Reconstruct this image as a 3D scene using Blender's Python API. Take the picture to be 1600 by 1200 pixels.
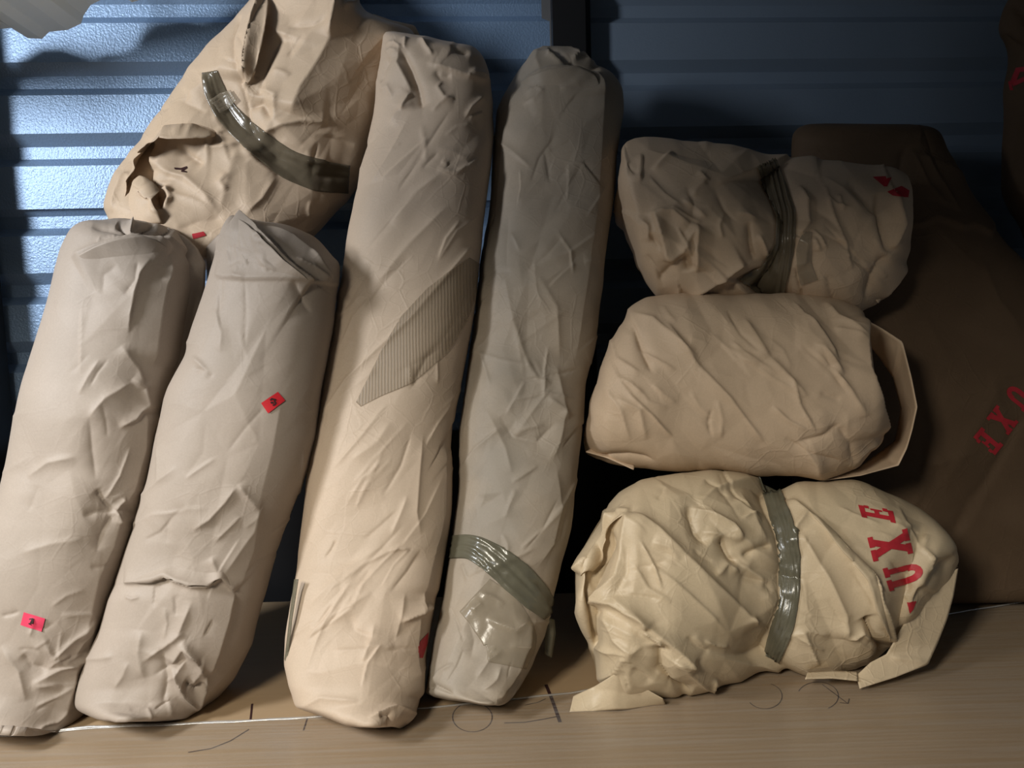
import bpy, bmesh, math
import numpy as np
from mathutils import Vector, Matrix
from mathutils.bvhtree import BVHTree
from mathutils.geometry import delaunay_2d_cdt

for o in list(bpy.data.objects):
    bpy.data.objects.remove(o)
scene = bpy.context.scene
COL = scene.collection

# ------------------------------------------------------------------ camera
F_PX, CX, CY = 1200.0, 800.0, 600.0
CAM_H, PITCH, ROLL = 0.68, math.radians(5.7), math.radians(1.7)
CAM = np.array([0.0, -1.2, CAM_H])
_fw = np.array([0, math.cos(PITCH), -math.sin(PITCH)])
_r0 = np.array([1.0, 0, 0])
_u0 = np.array([0, math.sin(PITCH), math.cos(PITCH)])
_r = math.cos(ROLL) * _r0 - math.sin(ROLL) * _u0
_u = math.sin(ROLL) * _r0 + math.cos(ROLL) * _u0
cd = bpy.data.cameras.new('camera')
cam = bpy.data.objects.new('camera', cd)
COL.objects.link(cam)
cd.sensor_width = 36.0
cd.lens = 36.0 * F_PX / 1600.0
cd.clip_start = 0.02
cam.matrix_world = Matrix(((_r[0], _u[0], -_fw[0], CAM[0]), (_r[1], _u[1], -_fw[1], CAM[1]),
                           (_r[2], _u[2], -_fw[2], CAM[2]), (0, 0, 0, 1)))
scene.camera = cam

# ------------------------------------------------------------------ world, light, exposure
scene.view_settings.view_transform = 'Standard'
scene.view_settings.look = 'None'
scene.view_settings.gamma = 1.0
scene.view_settings.use_curve_mapping = False
scene.view_settings.exposure = 0.38
w = bpy.data.worlds.new('world'); scene.world = w
w.use_nodes = True
w.node_tree.nodes['Background'].inputs[0].default_value = (1.0, 0.97, 0.92, 1)
w.node_tree.nodes['Background'].inputs[1].default_value = 0.013


def area_light(name, loc, target, sx, sy, power, color, spread=180):
    d = bpy.data.lights.new(name, 'AREA'); d.shape = 'RECTANGLE'
    d.size, d.size_y, d.energy, d.color = sx, sy, power, color
    d.spread = math.radians(spread)
    o = bpy.data.objects.new(name, d); COL.objects.link(o)
    o.location = loc
    o.rotation_euler = (Vector(target) - Vector(loc)).to_track_quat('-Z', 'Y').to_euler()
    return o

# cool daylight through the doorway on the left, warmer sky light through the front opening
KEY = (-1.85, -1.0, 1.42)
area_light('doorway_daylight', KEY, (-0.3, 0.2, 0.6), 0.30, 0.5, 37, (0.93, 0.96, 1.0))
area_light('front_opening_skylight', (-1.1, -1.95, 1.6), (0.2, -0.1, 0.1), 0.40, 0.65, 40, (1.0, 0.93, 0.80))


# ------------------------------------------------------------------ pixel helpers (1600 x 1200 frame)
def unproj(px, py, depth):
    """point on the ray through a photo pixel at world distance 'depth' (along +Y from the camera)"""
    px = np.asarray(px, float); py = np.asarray(py, float); depth = np.asarray(depth, float)
    a = (px - CX) / F_PX; b = (CY - py) / F_PX
    d = _fw + a[..., None] * _r + b[..., None] * _u
    return CAM + d * (depth / d[..., 1])[..., None]


def proj(P):
    v = P - CAM
    z = v @ _fw
    return np.stack([CX + F_PX * (v @ _r) / z, CY - F_PX * (v @ _u) / z], -1)


def floor_depth(px, py, z=0.0):
    a = (px - CX) / F_PX; b = (CY - py) / F_PX
    d = _fw + a * _r + b * _u
    t = (z - CAM[2]) / d[2]
    return d[1] * t


# ------------------------------------------------------------------ materials
def new_mat(name):
    m = bpy.data.materials.new(name); m.use_nodes = True
    nt = m.node_tree
    return m, nt, nt.nodes['Principled BSDF'], nt.nodes.new


def lk(nt, a, b): nt.links.new(a, b)


def paper_mat(name, c1, c2, bump=0.35, rough=0.58):
    bump *= 0.6
    m, nt, p, N = new_mat(name)
    tc = N('ShaderNodeTexCoord')
    n1 = N('ShaderNodeTexNoise'); n1.inputs['Scale'].default_value = 5; n1.inputs['Detail'].default_value = 6
    lk(nt, tc.outputs['Object'], n1.inputs['Vector'])
    n2 = N('ShaderNodeTexNoise'); n2.inputs['Scale'].default_value = 320; n2.inputs['Detail'].default_value = 3
    lk(nt, tc.outputs['Object'], n2.inputs['Vector'])
    mix = N('ShaderNodeMix'); mix.data_type = 'RGBA'
    mix.inputs[6].default_value = (*c1, 1); mix.inputs[7].default_value = (*c2, 1)
    rr = N('ShaderNodeMapRange'); rr.inputs[1].default_value = 0.35; rr.inputs[2].default_value = 0.68
    lk(nt, n1.outputs[0], rr.inputs[0]); lk(nt, rr.outputs[0], mix.inputs[0])
    mul = N('ShaderNodeMix'); mul.data_type = 'RGBA'; mul.blend_type = 'MULTIPLY'; mul.inputs[0].default_value = 0.16
    lk(nt, mix.outputs[2], mul.inputs[6]); lk(nt, n2.outputs[0], mul.inputs[7])
    lk(nt, mul.outputs[2], p.inputs['Base Color'])
    p.inputs['Roughness'].default_value = rough
    p.inputs['Specular IOR Level'].default_value = 0.36
    # fine creasing: voronoi facets on a warped domain + fibre noise
    nw = N('ShaderNodeTexNoise'); nw.inputs['Scale'].default_value = 9; nw.inputs['Detail'].default_value = 2
    lk(nt, tc.outputs['Object'], nw.inputs['Vector'])
    add = N('ShaderNodeVectorMath'); add.operation = 'MULTIPLY_ADD'
    add.inputs[1].default_value = (0.025, 0.025, 0.025)
    lk(nt, nw.outputs['Color'], add.inputs[0]); lk(nt, tc.outputs['Object'], add.inputs[2])
    # thin fold lines: voronoi cell borders at two sizes, plus fibre noise
    def fold(scale, wid):
        v = N('ShaderNodeTexVoronoi'); v.feature = 'DISTANCE_TO_EDGE'; v.inputs['Scale'].default_value = scale
        lk(nt, add.outputs[0], v.inputs['Vector'])
        q = N('ShaderNodeMapRange'); q.interpolation_type = 'SMOOTHERSTEP'
        q.inputs[1].default_value = 0.0; q.inputs[2].default_value = wid; q.inputs[3].default_value = 1.0; q.inputs[4].default_value = 0.0
        lk(nt, v.outputs[0], q.inputs[0])
        return q.outputs[0]
    va = N('ShaderNodeTexVoronoi'); va.inputs['Scale'].default_value = 30
    lk(nt, add.outputs[0], va.inputs['Vector'])
    s0 = N('ShaderNodeMath'); s0.operation = 'MULTIPLY_ADD'; s0.inputs[1].default_value = 0.55
    lk(nt, fold(15, 0.05), s0.inputs[0]); lk(nt, va.outputs['Distance'], s0.inputs[2])
    s1 = N('ShaderNodeMath'); s1.operation = 'MULTIPLY_ADD'; s1.inputs[1].default_value = 0.25
    lk(nt, fold(38, 0.08), s1.inputs[0]); lk(nt, s0.outputs[0], s1.inputs[2])
    s2 = N('ShaderNodeMath'); s2.operation = 'MULTIPLY_ADD'; s2.inputs[1].default_value = 0.05
    lk(nt, n2.outputs[0], s2.inputs[0]); lk(nt, s1.outputs[0], s2.inputs[2])
    # creasing is patchy: masked by a broad noise
    mk = N('ShaderNodeTexNoise'); mk.inputs['Scale'].default_value = 7
    lk(nt, tc.outputs['Object'], mk.inputs['Vector'])
    mr = N('ShaderNodeMapRange'); mr.inputs[1].default_value = 0.42; mr.inputs[2].default_value = 0.66
    mr.inputs[3].default_value = 0.12
    lk(nt, mk.outputs[0], mr.inputs[0])
    bm = N('ShaderNodeBump'); bm.inputs['Distance'].default_value = 0.004
    ms = N('ShaderNodeMath'); ms.operation = 'MULTIPLY'; ms.inputs[1].default_value = bump
    lk(nt, mr.outputs[0], ms.inputs[0]); lk(nt, ms.outputs[0], bm.inputs['Strength'])
    lk(nt, s2.outputs[0], bm.inputs['Height']); lk(nt, bm.outputs[0], p.inputs['Normal'])
    return m


def flat_mat(name, c, rough=0.5, var=0.12, scale=60, metallic=0.0, bump=0.0, spec=0.4):
    m, nt, p, N = new_mat(name)
    tc = N('ShaderNodeTexCoord')
    n = N('ShaderNodeTexNoise'); n.inputs['Scale'].default_value = scale; n.inputs['Detail'].default_value = 4
    lk(nt, tc.outputs['Object'], n.inputs['Vector'])
    mix = N('ShaderNodeMix'); mix.data_type = 'RGBA'
    mix.inputs[6].default_value = (*[x * (1 - var) for x in c], 1)
    mix.inputs[7].default_value = (*[min(1, x * (1 + var)) for x in c], 1)
    lk(nt, n.outputs[0], mix.inputs[0]); lk(nt, mix.outputs[2], p.inputs['Base Color'])
    p.inputs['Roughness'].default_value = rough; p.inputs['Metallic'].default_value = metallic
    p.inputs['Specular IOR Level'].default_value = spec
    if bump:
        b = N('ShaderNodeBump'); b.inputs['Strength'].default_value = bump; b.inputs['Distance'].default_value = 0.002
        lk(nt, n.outputs[0], b.inputs['Height']); lk(nt, b.outputs[0], p.inputs['Normal'])
    return m


def steel_mat(name, c, rough, emboss, metallic=0.55):
    """painted steel with a pebbled (stucco embossed) face"""
    m, nt, p, N = new_mat(name)
    tc = N('ShaderNodeTexCoord')
    n = N('ShaderNodeTexNoise'); n.inputs['Scale'].default_value = 210; n.inputs['Detail'].default_value = 2
    lk(nt, tc.outputs['Object'], n.inputs['Vector'])
    n2 = N('ShaderNodeTexNoise'); n2.inputs['Scale'].default_value = 3; n2.inputs['Detail'].default_value = 5
    lk(nt, tc.outputs['Object'], n2.inputs['Vector'])
    mix = N('ShaderNodeMix'); mix.data_type = 'RGBA'
    mix.inputs[6].default_value = (*[x * 0.86 for x in c], 1); mix.inputs[7].default_value = (*[x * 1.12 for x in c], 1)
    lk(nt, n2.outputs[0], mix.inputs[0]); lk(nt, mix.outputs[2], p.inputs['Base Color'])
    p.inputs['Metallic'].default_value = metallic; p.inputs['Roughness'].default_value = rough
    b = N('ShaderNodeBump'); b.inputs['Strength'].default_value = emboss; b.inputs['Distance'].default_value = 0.0016
    lk(nt, n.outputs[0], b.inputs['Height']); lk(nt, b.outputs[0], p.inputs['Normal'])
    return m


def tape_mat(name, c, alpha):
    m, nt, p, N = new_mat(name)
    tc = N('ShaderNodeTexCoord')
    n = N('ShaderNodeTexNoise'); n.inputs['Scale'].default_value = 38; n.inputs['Detail'].default_value = 4
    lk(nt, tc.outputs['Object'], n.inputs['Vector'])
    mix = N('ShaderNodeMix'); mix.data_type = 'RGBA'
    mix.inputs[6].default_value = (*[x * .75 for x in c], 1); mix.inputs[7].default_value = (*[x * 1.3 for x in c], 1)
    lk(nt, n.outputs[0], mix.inputs[0]); lk(nt, mix.outputs[2], p.inputs['Base Color'])
    p.inputs['Roughness'].default_value = 0.22; p.inputs['Specular IOR Level'].default_value = 0.6
    p.inputs['Alpha'].default_value = alpha
    b = N('ShaderNodeBump'); b.inputs['Strength'].default_value = 0.35; b.inputs['Distance'].default_value = 0.004
    lk(nt, n.outputs[0], b.inputs['Height']); lk(nt, b.outputs[0], p.inputs['Normal'])
    return m


M = {}
M['paper_pale'] = paper_mat('kraft_paper_pale', (0.36, 0.30, 0.245), (0.41, 0.34, 0.28), 0.22)
M['paper_tan'] = paper_mat('kraft_paper_tan', (0.55, 0.415, 0.285), (0.62, 0.47, 0.33), 0.35)
M['paper_warm'] = paper_mat('kraft_paper_warm', (0.52, 0.41, 0.305), (0.585, 0.46, 0.345), 0.35)
M['paper_grey'] = paper_mat('kraft_paper_greyed', (0.28, 0.24, 0.19), (0.42, 0.34, 0.255), 0.3)
M['paper_gold'] = paper_mat('kraft_paper_golden', (0.56, 0.45, 0.30), (0.64, 0.51, 0.345), 0.5, 0.45)
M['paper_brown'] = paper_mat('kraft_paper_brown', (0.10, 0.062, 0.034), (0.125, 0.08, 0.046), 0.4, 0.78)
M['wall_l'] = steel_mat('embossed_blue_grey_steel', (0.19, 0.285, 0.43), 0.42, 0.7, 0.3)
M['wall_r'] = steel_mat('dull_blue_grey_steel', (0.18, 0.235, 0.31), 0.5, 0.2, 0.2)
M['white_steel'] = steel_mat('white_painted_steel', (0.88, 0.92, 0.88), 0.4, 0.04, 0.05)
M['black_steel'] = flat_mat('black_painted_steel', (0.008, 0.008, 0.009), 0.5)
M['grey_paint'] = flat_mat('grey_painted_board', (0.26, 0.28, 0.30), 0.7)
M['concrete'] = flat_mat('grey_concrete', (0.16, 0.155, 0.15), 0.8, 0.2, 12, bump=0.3)
M['tape'] = tape_mat('brown_packing_tape', (0.16, 0.13, 0.085), 0.6)
M['tape_grey'] = tape_mat('olive_packing_tape', (0.14, 0.13, 0.09), 0.7)
M['tape_clear'] = tape_mat('clear_packing_tape', (0.36, 0.30, 0.215), 0.33)
def ribbed_mat(name, c, alpha):
    m, nt, p, N = new_mat(name)
    tc = N('ShaderNodeTexCoord')
    wv = N('ShaderNodeTexWave'); wv.inputs['Scale'].default_value = 55; wv.inputs['Distortion'].default_value = 1.5
    wv.inputs['Detail Scale'].default_value = 0.4
    lk(nt, tc.outputs['Object'], wv.inputs['Vector'])
    mix = N('ShaderNodeMix'); mix.data_type = 'RGBA'
    mix.inputs[6].default_value = (*[x * .76 for x in c], 1); mix.inputs[7].default_value = (*[x * 1.15 for x in c], 1)
    lk(nt, wv.outputs[0], mix.inputs[0]); lk(nt, mix.outputs[2], p.inputs['Base Color'])
    p.inputs['Roughness'].default_value = 0.45; p.inputs['Alpha'].default_value = alpha
    b = N('ShaderNodeBump'); b.inputs['Strength'].default_value = 0.18; b.inputs['Distance'].default_value = 0.002
    lk(nt, wv.outputs[0], b.inputs['Height']); lk(nt, b.outputs[0], p.inputs['Normal'])
    return m


M['tape_ribbed'] = ribbed_mat('ribbed_tape', (0.42, 0.33, 0.23), 0.4)
M['sticker_pink'] = flat_mat('pink_sticker_paper', (0.72, 0.055, 0.12), 0.5, 0.06)
M['sticker_red'] = flat_mat('red_sticker_paper', (0.62, 0.02, 0.03), 0.5, 0.06)
M['ink'] = flat_mat('dark_ink', (0.035, 0.012, 0.012), 0.6)
M['red_ink'] = flat_mat('red_printing_ink', (0.43, 0.022, 0.032), 0.55, 0.3, 90)


# ------------------------------------------------------------------ object helpers
def tag(o, label=None, cat=None, group=None, kind=None):
    if label: o['label'] = label
    if cat: o['category'] = cat
    if group: o['group'] = group
    if kind: o['kind'] = kind
    return o


def empty(name, loc=(0, 0, 0)):
    o = bpy.data.objects.new(name, None); COL.objects.link(o); o.location = loc
    o.empty_display_size = 0.05
    return o


def mesh_obj(name, verts, faces, mat, parent=None, smooth=True):
    """verts in world space; the object is parented without moving it"""
    verts = np.asarray(verts, float)
    org = np.zeros(3)
    if parent is not None:
        p = parent
        while p is not None:
            org = org + np.array(p.location); p = p.parent
    me = bpy.data.meshes.new(name)
    if isinstance(faces, np.ndarray):
        v = verts - org
        n, k = faces.shape
        me.vertices.add(len(v)); me.vertices.foreach_set('co', v.astype(np.float32).ravel())
        me.loops.add(n * k); me.loops.foreach_set('vertex_index', faces.astype(np.int32).ravel())
        me.polygons.add(n)
        me.polygons.foreach_set('loop_start', np.arange(0, n * k, k, dtype=np.int32))
        me.update(calc_edges=True); me.validate()
    else:
        me.from_pydata([tuple(x) for x in verts - org], [], faces); me.update()
    me.polygons.foreach_set('use_smooth', np.full(len(me.polygons), smooth))
    me.materials.append(mat)
    o = bpy.data.objects.new(name, me); COL.objects.link(o)
    if parent is not None: o.parent = parent
    return o


def box_vf(x0, x1, y0, y1, z0, z1):
    v = [(x, y, z) for x in (x0, x1) for y in (y0, y1) for z in (z0, z1)]
    f = [(0, 1, 3, 2), (4, 6, 7, 5), (0, 4, 5, 1), (2, 3, 7, 6), (0, 2, 6, 4), (1, 5, 7, 3)]
    return v, f


def gsmooth(a, sig):
    if sig <= 0: return a
    k = int(3 * sig) + 1
    g = np.exp(-0.5 * (np.arange(-k, k + 1) / sig) ** 2); g /= g.sum()
    pad = np.concatenate([2 * a[:1] - a[k:0:-1], a, 2 * a[-1:] - a[-2:-k - 2:-1]], 0)
    return np.stack([np.convolve(pad[:, j], g, 'valid') for j in range(a.shape[1])], 1)


# ------------------------------------------------------------------ creases and crumple (height functions over a 2-D domain)
def crease_h(X, Y, pts, amp, wl, wr, taper=0.25):
    """fold line: height amp on the line, falling off exponentially over wl (left of travel) / wr (right)"""
    pts = np.asarray(pts, float)
    seg = np.diff(pts, axis=0); L = np.hypot(seg[:, 0], seg[:, 1]); cum = np.concatenate([[0], np.cumsum(L)])
    best = np.full(X.shape, 1e9); sgn = np.zeros(X.shape); tt = np.zeros(X.shape)
    R = 4 * max(wl, wr)
    sel = (X > pts[:, 0].min() - R) & (X < pts[:, 0].max() + R) & (Y > pts[:, 1].min() - R) & (Y < pts[:, 1].max() + R)
    x = X[sel]; y = Y[sel]
    out = np.zeros(X.shape)
    if x.size == 0: return out
    b = np.full(x.shape, 1e9); s = np.zeros(x.shape); t = np.zeros(x.shape)
    for i in range(len(seg)):
        if L[i] < 1e-6: continue
        dx, dy = seg[i] / L[i]
        rx = x - pts[i, 0]; ry = y - pts[i, 1]
        u = np.clip(rx * dx + ry * dy, 0, L[i])
        qx = rx - u * dx; qy = ry - u * dy
        d = np.hypot(qx, qy)
        c = dx * ry - dy * rx      # >0: below/right of travel in image coords
        m = d < b
        b[m] = d[m]; s[m] = np.where(c[m] > 0, 1, -1); t[m] = (cum[i] + u[m]) / cum[-1]
    wd = np.where(s > 0, wr, wl)
    prof = np.exp(-b / wd)
    if taper > 0:
        e = np.clip(np.minimum(t, 1 - t) / taper, 0, 1)
        prof = prof * (0.08 + 0.92 * np.sin(e * math.pi / 2))
    out[sel] = amp * prof
    return out


def facets(X, Y, n, seed, ang=0.0, stretch=1.0):
    """crumpled sheet: random heights on a Delaunay net, flat triangles meeting in straight folds (about -1..1)"""
    rng = np.random.default_rng(seed)
    ca, sa = math.cos(ang), math.sin(ang)
    U = ((X * ca + Y * sa) / stretch).ravel(); V = (-X * sa + Y * ca).ravel()
    lo = np.array([U.min(), V.min()]); hi = np.array([U.max(), V.max()]); sz = hi - lo + 1e-6
    # jittered grid of fold corners with a margin
    nx = max(2, int(round(math.sqrt(n * sz[0] / sz[1])))); ny = max(2, int(round(n / nx)))
    gx, gy = np.meshgrid(np.arange(-1, nx + 2), np.arange(-1, ny + 2))
    P = np.stack([gx.ravel(), gy.ravel()], 1) + rng.uniform(-0.46, 0.46, (gx.size, 2))
    P = lo + P * sz / np.array([nx, ny])
    Z = rng.uniform(-1, 1, len(P))
    vs, _, tris, *_r2 = delaunay_2d_cdt([Vector(p) for p in P], [], [], 0, 1e-5)
    out = np.zeros(U.shape)
    order = np.argsort(U); Us = U[order]
    for t in tris:
        p = np.array([vs[k] for k in t]); z = Z[list(t)] if len(vs) == len(P) else rng.uniform(-1, 1, 3)
        i0 = np.searchsorted(Us, p[:, 0].min()); i1 = np.searchsorted(Us, p[:, 0].max())
        if i1 <= i0: continue
        idx = order[i0:i1]
        v = V[idx]; m = (v >= p[:, 1].min()) & (v <= p[:, 1].max())
        idx = idx[m]
        if idx.size == 0: continue
        d = (p[1, 1] - p[2, 1]) * (p[0, 0] - p[2, 0]) + (p[2, 0] - p[1, 0]) * (p[0, 1] - p[2, 1])
        if abs(d) < 1e-9: continue
        a = ((p[1, 1] - p[2, 1]) * (U[idx] - p[2, 0]) + (p[2, 0] - p[1, 0]) * (V[idx] - p[2, 1])) / d
        b = ((p[2, 1] - p[0, 1]) * (U[idx] - p[2, 0]) + (p[0, 0] - p[2, 0]) * (V[idx] - p[2, 1])) / d
        c = 1 - a - b
        k = (a >= -1e-6) & (b >= -1e-6) & (c >= -1e-6)
        out[idx[k]] = a[k] * z[0] + b[k] * z[1] + c[k] * z[2]
    return out.reshape(X.shape)


def rand_creases(rng, x0, x1, y0, y1, n, ang, spread, length, amp, width):
    out = []
    for _ in range(n):
        cx, cy = rng.uniform(x0, x1), rng.uniform(y0, y1)
        a = math.radians(ang) + rng.normal(0, math.radians(spread))
        l = rng.uniform(*length) / 2
        k = rng.normal(0, 0.12) * l
        p = [(cx - l * math.cos(a), cy - l * math.sin(a)),
             (cx - k * math.sin(a), cy + k * math.cos(a)),
             (cx + l * math.cos(a), cy + l * math.sin(a))]
        am = rng.uniform(*amp) * (1 if rng.random() < 0.62 else -0.8)
        w1, w2 = rng.uniform(*width), rng.uniform(*width)
        if rng.random() < 0.55: w1 *= 0.3
        out.append((p, am, w1, w2))
    return out


TREES = {}


def loft(name, rows, tf, tb, mat, parent, creases=(), crumple=(), seed=1, step=2.4, nf=210, nb=40,
         e=0.86, cap0=45, cap1=45, lump=4.0, smooth=2.0, rnd=None, zmin=0.0022, thick=None, gain=1.2):
    """paper-wrapped body between two outline rails.
    rows: (Lx, Ly, Rx, Ry, depthL, depthR); tf/tb = front/back half thickness (m)"""
    rows = np.asarray(rows, float)
    mid = (rows[:, 0:2] + rows[:, 2:4]) / 2
    dl = np.hypot(*np.diff(rows[:, 0:2], axis=0).T); dr = np.hypot(*np.diff(rows[:, 2:4], axis=0).T)
    dm = np.hypot(*np.diff(mid, axis=0).T)
    s = np.concatenate([[0], np.cumsum(np.maximum(0.35 * (dl + dr), dm) + 1e-3)])
    n = int(s[-1] / step)
    q = np.linspace(0, s[-1], n)
    R = np.stack([np.interp(q, s, rows[:, j]) for j in range(6)], 1)
    R = gsmooth(R, smooth)
    L3 = unproj(R[:, 0], R[:, 1], R[:, 4]); R3 = unproj(R[:, 2], R[:, 3], R[:, 5])
    c = (L3 + R3) / 2; a = (R3 - L3) / 2
    ax = np.gradient(gsmooth(c, 12), axis=0); ax /= np.linalg.norm(ax, axis=1)[:, None] + 1e-12
    tocam = CAM - c; tocam /= np.linalg.norm(tocam, axis=1)[:, None]
    # front direction: towards the viewer side, square to the chord
    ah = a / (np.linalg.norm(a, axis=1)[:, None] + 1e-9)
    nrm = tocam - (tocam * ah).sum(1)[:, None] * ah
    nrm = gsmooth(nrm, 6); nrm /= np.linalg.norm(nrm, axis=1)[:, None]
    # end caps: thickness swells from the ends
    def cap(d, r):
        x = np.clip(d / max(r, 1e-3), 0, 1)
        return np.sqrt(np.clip(1 - (1 - x) ** 2.2, 0, 1))
    prof = cap(q, cap0) * cap(s[-1] - q, cap1)
    if thick is not None:
        prof = prof * np.interp(q / s[-1], [k[0] for k in thick], [k[1] for k in thick])
    th = np.concatenate([np.linspace(0, math.pi, nf, endpoint=False), np.linspace(math.pi, 2 * math.pi, nb, endpoint=False)])
    cx = np.sign(np.cos(th)) * np.abs(np.cos(th)) ** e
    sy = np.sign(np.sin(th)) * np.abs(np.sin(th)) ** e
    T = np.where(sy > 0, tf, tb) * sy
    P = c[:, None, :] - a[:, None, :] * cx[None, :, None] + nrm[:, None, :] * (T[None, :] * prof[:, None])[..., None]
    nu = len(th)
    # base normals
    du = np.roll(P, -1, 1) - np.roll(P, 1, 1); dv = np.gradient(P, axis=0)
    Nn = np.cross(du, dv); Nn /= np.linalg.norm(Nn, axis=2)[..., None] + 1e-12
    fl = np.sign((Nn[:, nf // 2] * nrm).sum(1).mean())
    Nn *= fl
    XY = proj(P.reshape(-1, 3)).reshape(n, nu, 2)
    X, Y = XY[..., 0], XY[..., 1]
    rng = np.random.default_rng(seed)
    H = np.zeros((n, nu))
    for (k, ang, st, am) in crumple:                       # count, direction (deg), stretch, amplitude (mm)
        H += am * facets(X, Y, k, seed * 7 + k, math.radians(ang), st)
    if lump:
        for kx in range(5):
            fx, fy = rng.normal(0, 0.012, 2); ph = rng.uniform(0, 6.28)
            H += lump / 2.5 * np.sin(fx * X + fy * Y + ph)
    lines = list(creases)
    if rnd is not None:
        for r in rnd:
            lines += rand_creases(rng, *r)
    for cr in lines:
        H += crease_h(X, Y, *cr)
    endf = np.clip(np.minimum(q, s[-1] - q) / 14.0, 0.15, 1)[:, None]
    P = P + Nn * (H * endf * 0.001 * gain)[..., None]
    P[..., 2] = np.maximum(P[..., 2], zmin)
    V = P.reshape(-1, 3)
    i = np.arange(n - 1)[:, None] * nu; j = np.arange(nu)[None, :]; jn = (j + 1) % nu
    A = i + j; B = i + jn; Cq = i + nu + jn; D = i + nu + j
    Fq = np.stack([A, B, Cq, D], -1).reshape(-1, 4)
    if fl < 0: Fq = Fq[:, ::-1]
    o = mesh_obj(name, V, Fq, mat, parent)
    # close the two small end loops
    bm = bmesh.new(); bm.from_mesh(o.data)
    bm.verts.ensure_lookup_table()
    for ring in (range(nu), range((n - 1) * nu, n * nu)):
        try: bm.faces.new([bm.verts[k] for k in ring])
        except ValueError: pass
    bmesh.ops.recalc_face_normals(bm, faces=bm.faces)
    bm.to_mesh(o.data); bm.free()
    TREES[o.name] = BVHTree.FromPolygons([Vector(v) for v in V], Fq[:, :].tolist())
    return o


def cast(tree, px, py, lift):
    """point on a bundle's skin behind a photo pixel, lifted off along the normal"""
    p = unproj(px, py, 1.0); d = Vector(p - CAM).normalized()
    h, nn, _, _ = tree.ray_cast(Vector(CAM), d)
    if h is None:
        q = unproj(px, py, 1.4)
        best = None
        for dep in np.linspace(1.05, 1.9, 18):
            r = tree.find_nearest(Vector(unproj(px, py, dep)))
            if r[0] is not None and (best is None or r[3] < best[3]): best = r
        h, nn = best[0], best[1]
    if nn.dot(d) > 0: nn = -nn
    return np.array(h + nn * lift)


def resample(pts, step):
    pts = np.asarray(pts, float)
    L = np.concatenate([[0], np.cumsum(np.hypot(*np.diff(pts[:, :2], axis=0).T))])
    n = max(2, int(L[-1] / step) + 1)
    q = np.linspace(0, L[-1], n)
    return np.stack([np.interp(q, L, pts[:, k]) for k in range(pts.shape[1])], 1)


def strip(name, body, pts, mat, parent, lift=0.0016, ridges=0.0, seed=3, step=4.0, across=None, thickness=0.0008):
    """tape laid over a bundle: pts (x, y, width px); follows the skin, ridges = pleats along its length (mm)"""
    tree = TREES[body.name]
    p = resample(pts, step); p[:, :2] = gsmooth(p[:, :2], 3) if len(p) > 12 else p[:, :2]
    t = np.gradient(p[:, :2], axis=0); t /= np.hypot(t[:, 0], t[:, 1])[:, None] + 1e-9
    nrm = np.stack([-t[:, 1], t[:, 0]], 1)
    m = across or max(5, int(p[:, 2].max() / 2.5))
    rng = np.random.default_rng(seed)
    ph = rng.uniform(0, 6.28, 4); fr = rng.uniform(1.5, 4.5, 4)
    V = []
    for i in range(len(p)):
        jag = rng.normal(0, 0.5, 2)
        for k in range(m):
            u = k / (m - 1) * 2 - 1
            x, y = p[i, :2] + nrm[i] * (u * p[i, 2] / 2)
            rd = 0
            if ridges:
                uu = u + 0.35 * math.sin(i * step * 0.02 + ph[0])
                rd = ridges * 0.001 * sum(abs(math.sin(fr[z] * uu * 2 + ph[z] + i * step * 0.006 * (z - 1.5))) ** 3 for z in range(4)) * 0.5
            V.append(cast(tree, x, y, lift + rd))
    n = len(p)
    i = np.arange(n - 1)[:, None] * m; j = np.arange(m - 1)[None, :]
    Fq = np.stack([i + j, i + j + 1, i + m + j + 1, i + m + j], -1).reshape(-1, 4)
    o = mesh_obj(name, np.array(V), Fq, mat, parent)
    if thickness:
        md = o.modifiers.new('thickness', 'SOLIDIFY'); md.thickness = thickness; md.offset = 0
    return o


def decal(name, body, quads, mat, parent, lift=0.0012, cell=3.0):
    """flat print / paper label made of quads given in photo pixels, laid on the skin"""
    tree = TREES[body.name]; V = []; Fs = []
    for qd in quads:
        qd = np.asarray(qd, float)
        l1 = max(np.hypot(*(qd[1] - qd[0])), np.hypot(*(qd[2] - qd[3])))
        l2 = max(np.hypot(*(qd[3] - qd[0])), np.hypot(*(qd[2] - qd[1])))
        a = max(1, int(math.ceil(l1 / cell))); b = max(1, int(math.ceil(l2 / cell)))
        base = len(V)
        for r in range(b + 1):
            for c in range(a + 1):
                u, v = c / a, r / b
                pt = qd[0] * (1 - u) * (1 - v) + qd[1] * u * (1 - v) + qd[2] * u * v + qd[3] * (1 - u) * v
                V.append(cast(tree, pt[0], pt[1], lift))
        for r in range(b):
            for c in range(a):
                k = base + r * (a + 1) + c
                Fs.append((k, k + 1, k + a + 2, k + a + 1))
    return mesh_obj(name, V, Fs, mat, parent)


# slab-serif capitals as quads in a unit box (x to the right, y up, height 1)
def R_(x0, y0, x1, y1): return [(x0, y0), (x1, y0), (x1, y1), (x0, y1)]


def arc_quads(cx, cy, r0x, r0y, r1x, r1y, a0, a1, n=8):
    out = []
    for k in range(n):
        p, q = (math.radians(a0 + (a1 - a0) * z / n) for z in (k, k + 1))
        out.append([(cx + r0x * math.cos(p), cy + r0y * math.sin(p)), (cx + r1x * math.cos(p), cy + r1y * math.sin(p)),
                    (cx + r1x * math.cos(q), cy + r1y * math.sin(q)), (cx + r0x * math.cos(q), cy + r0y * math.sin(q))])
    return out


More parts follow.
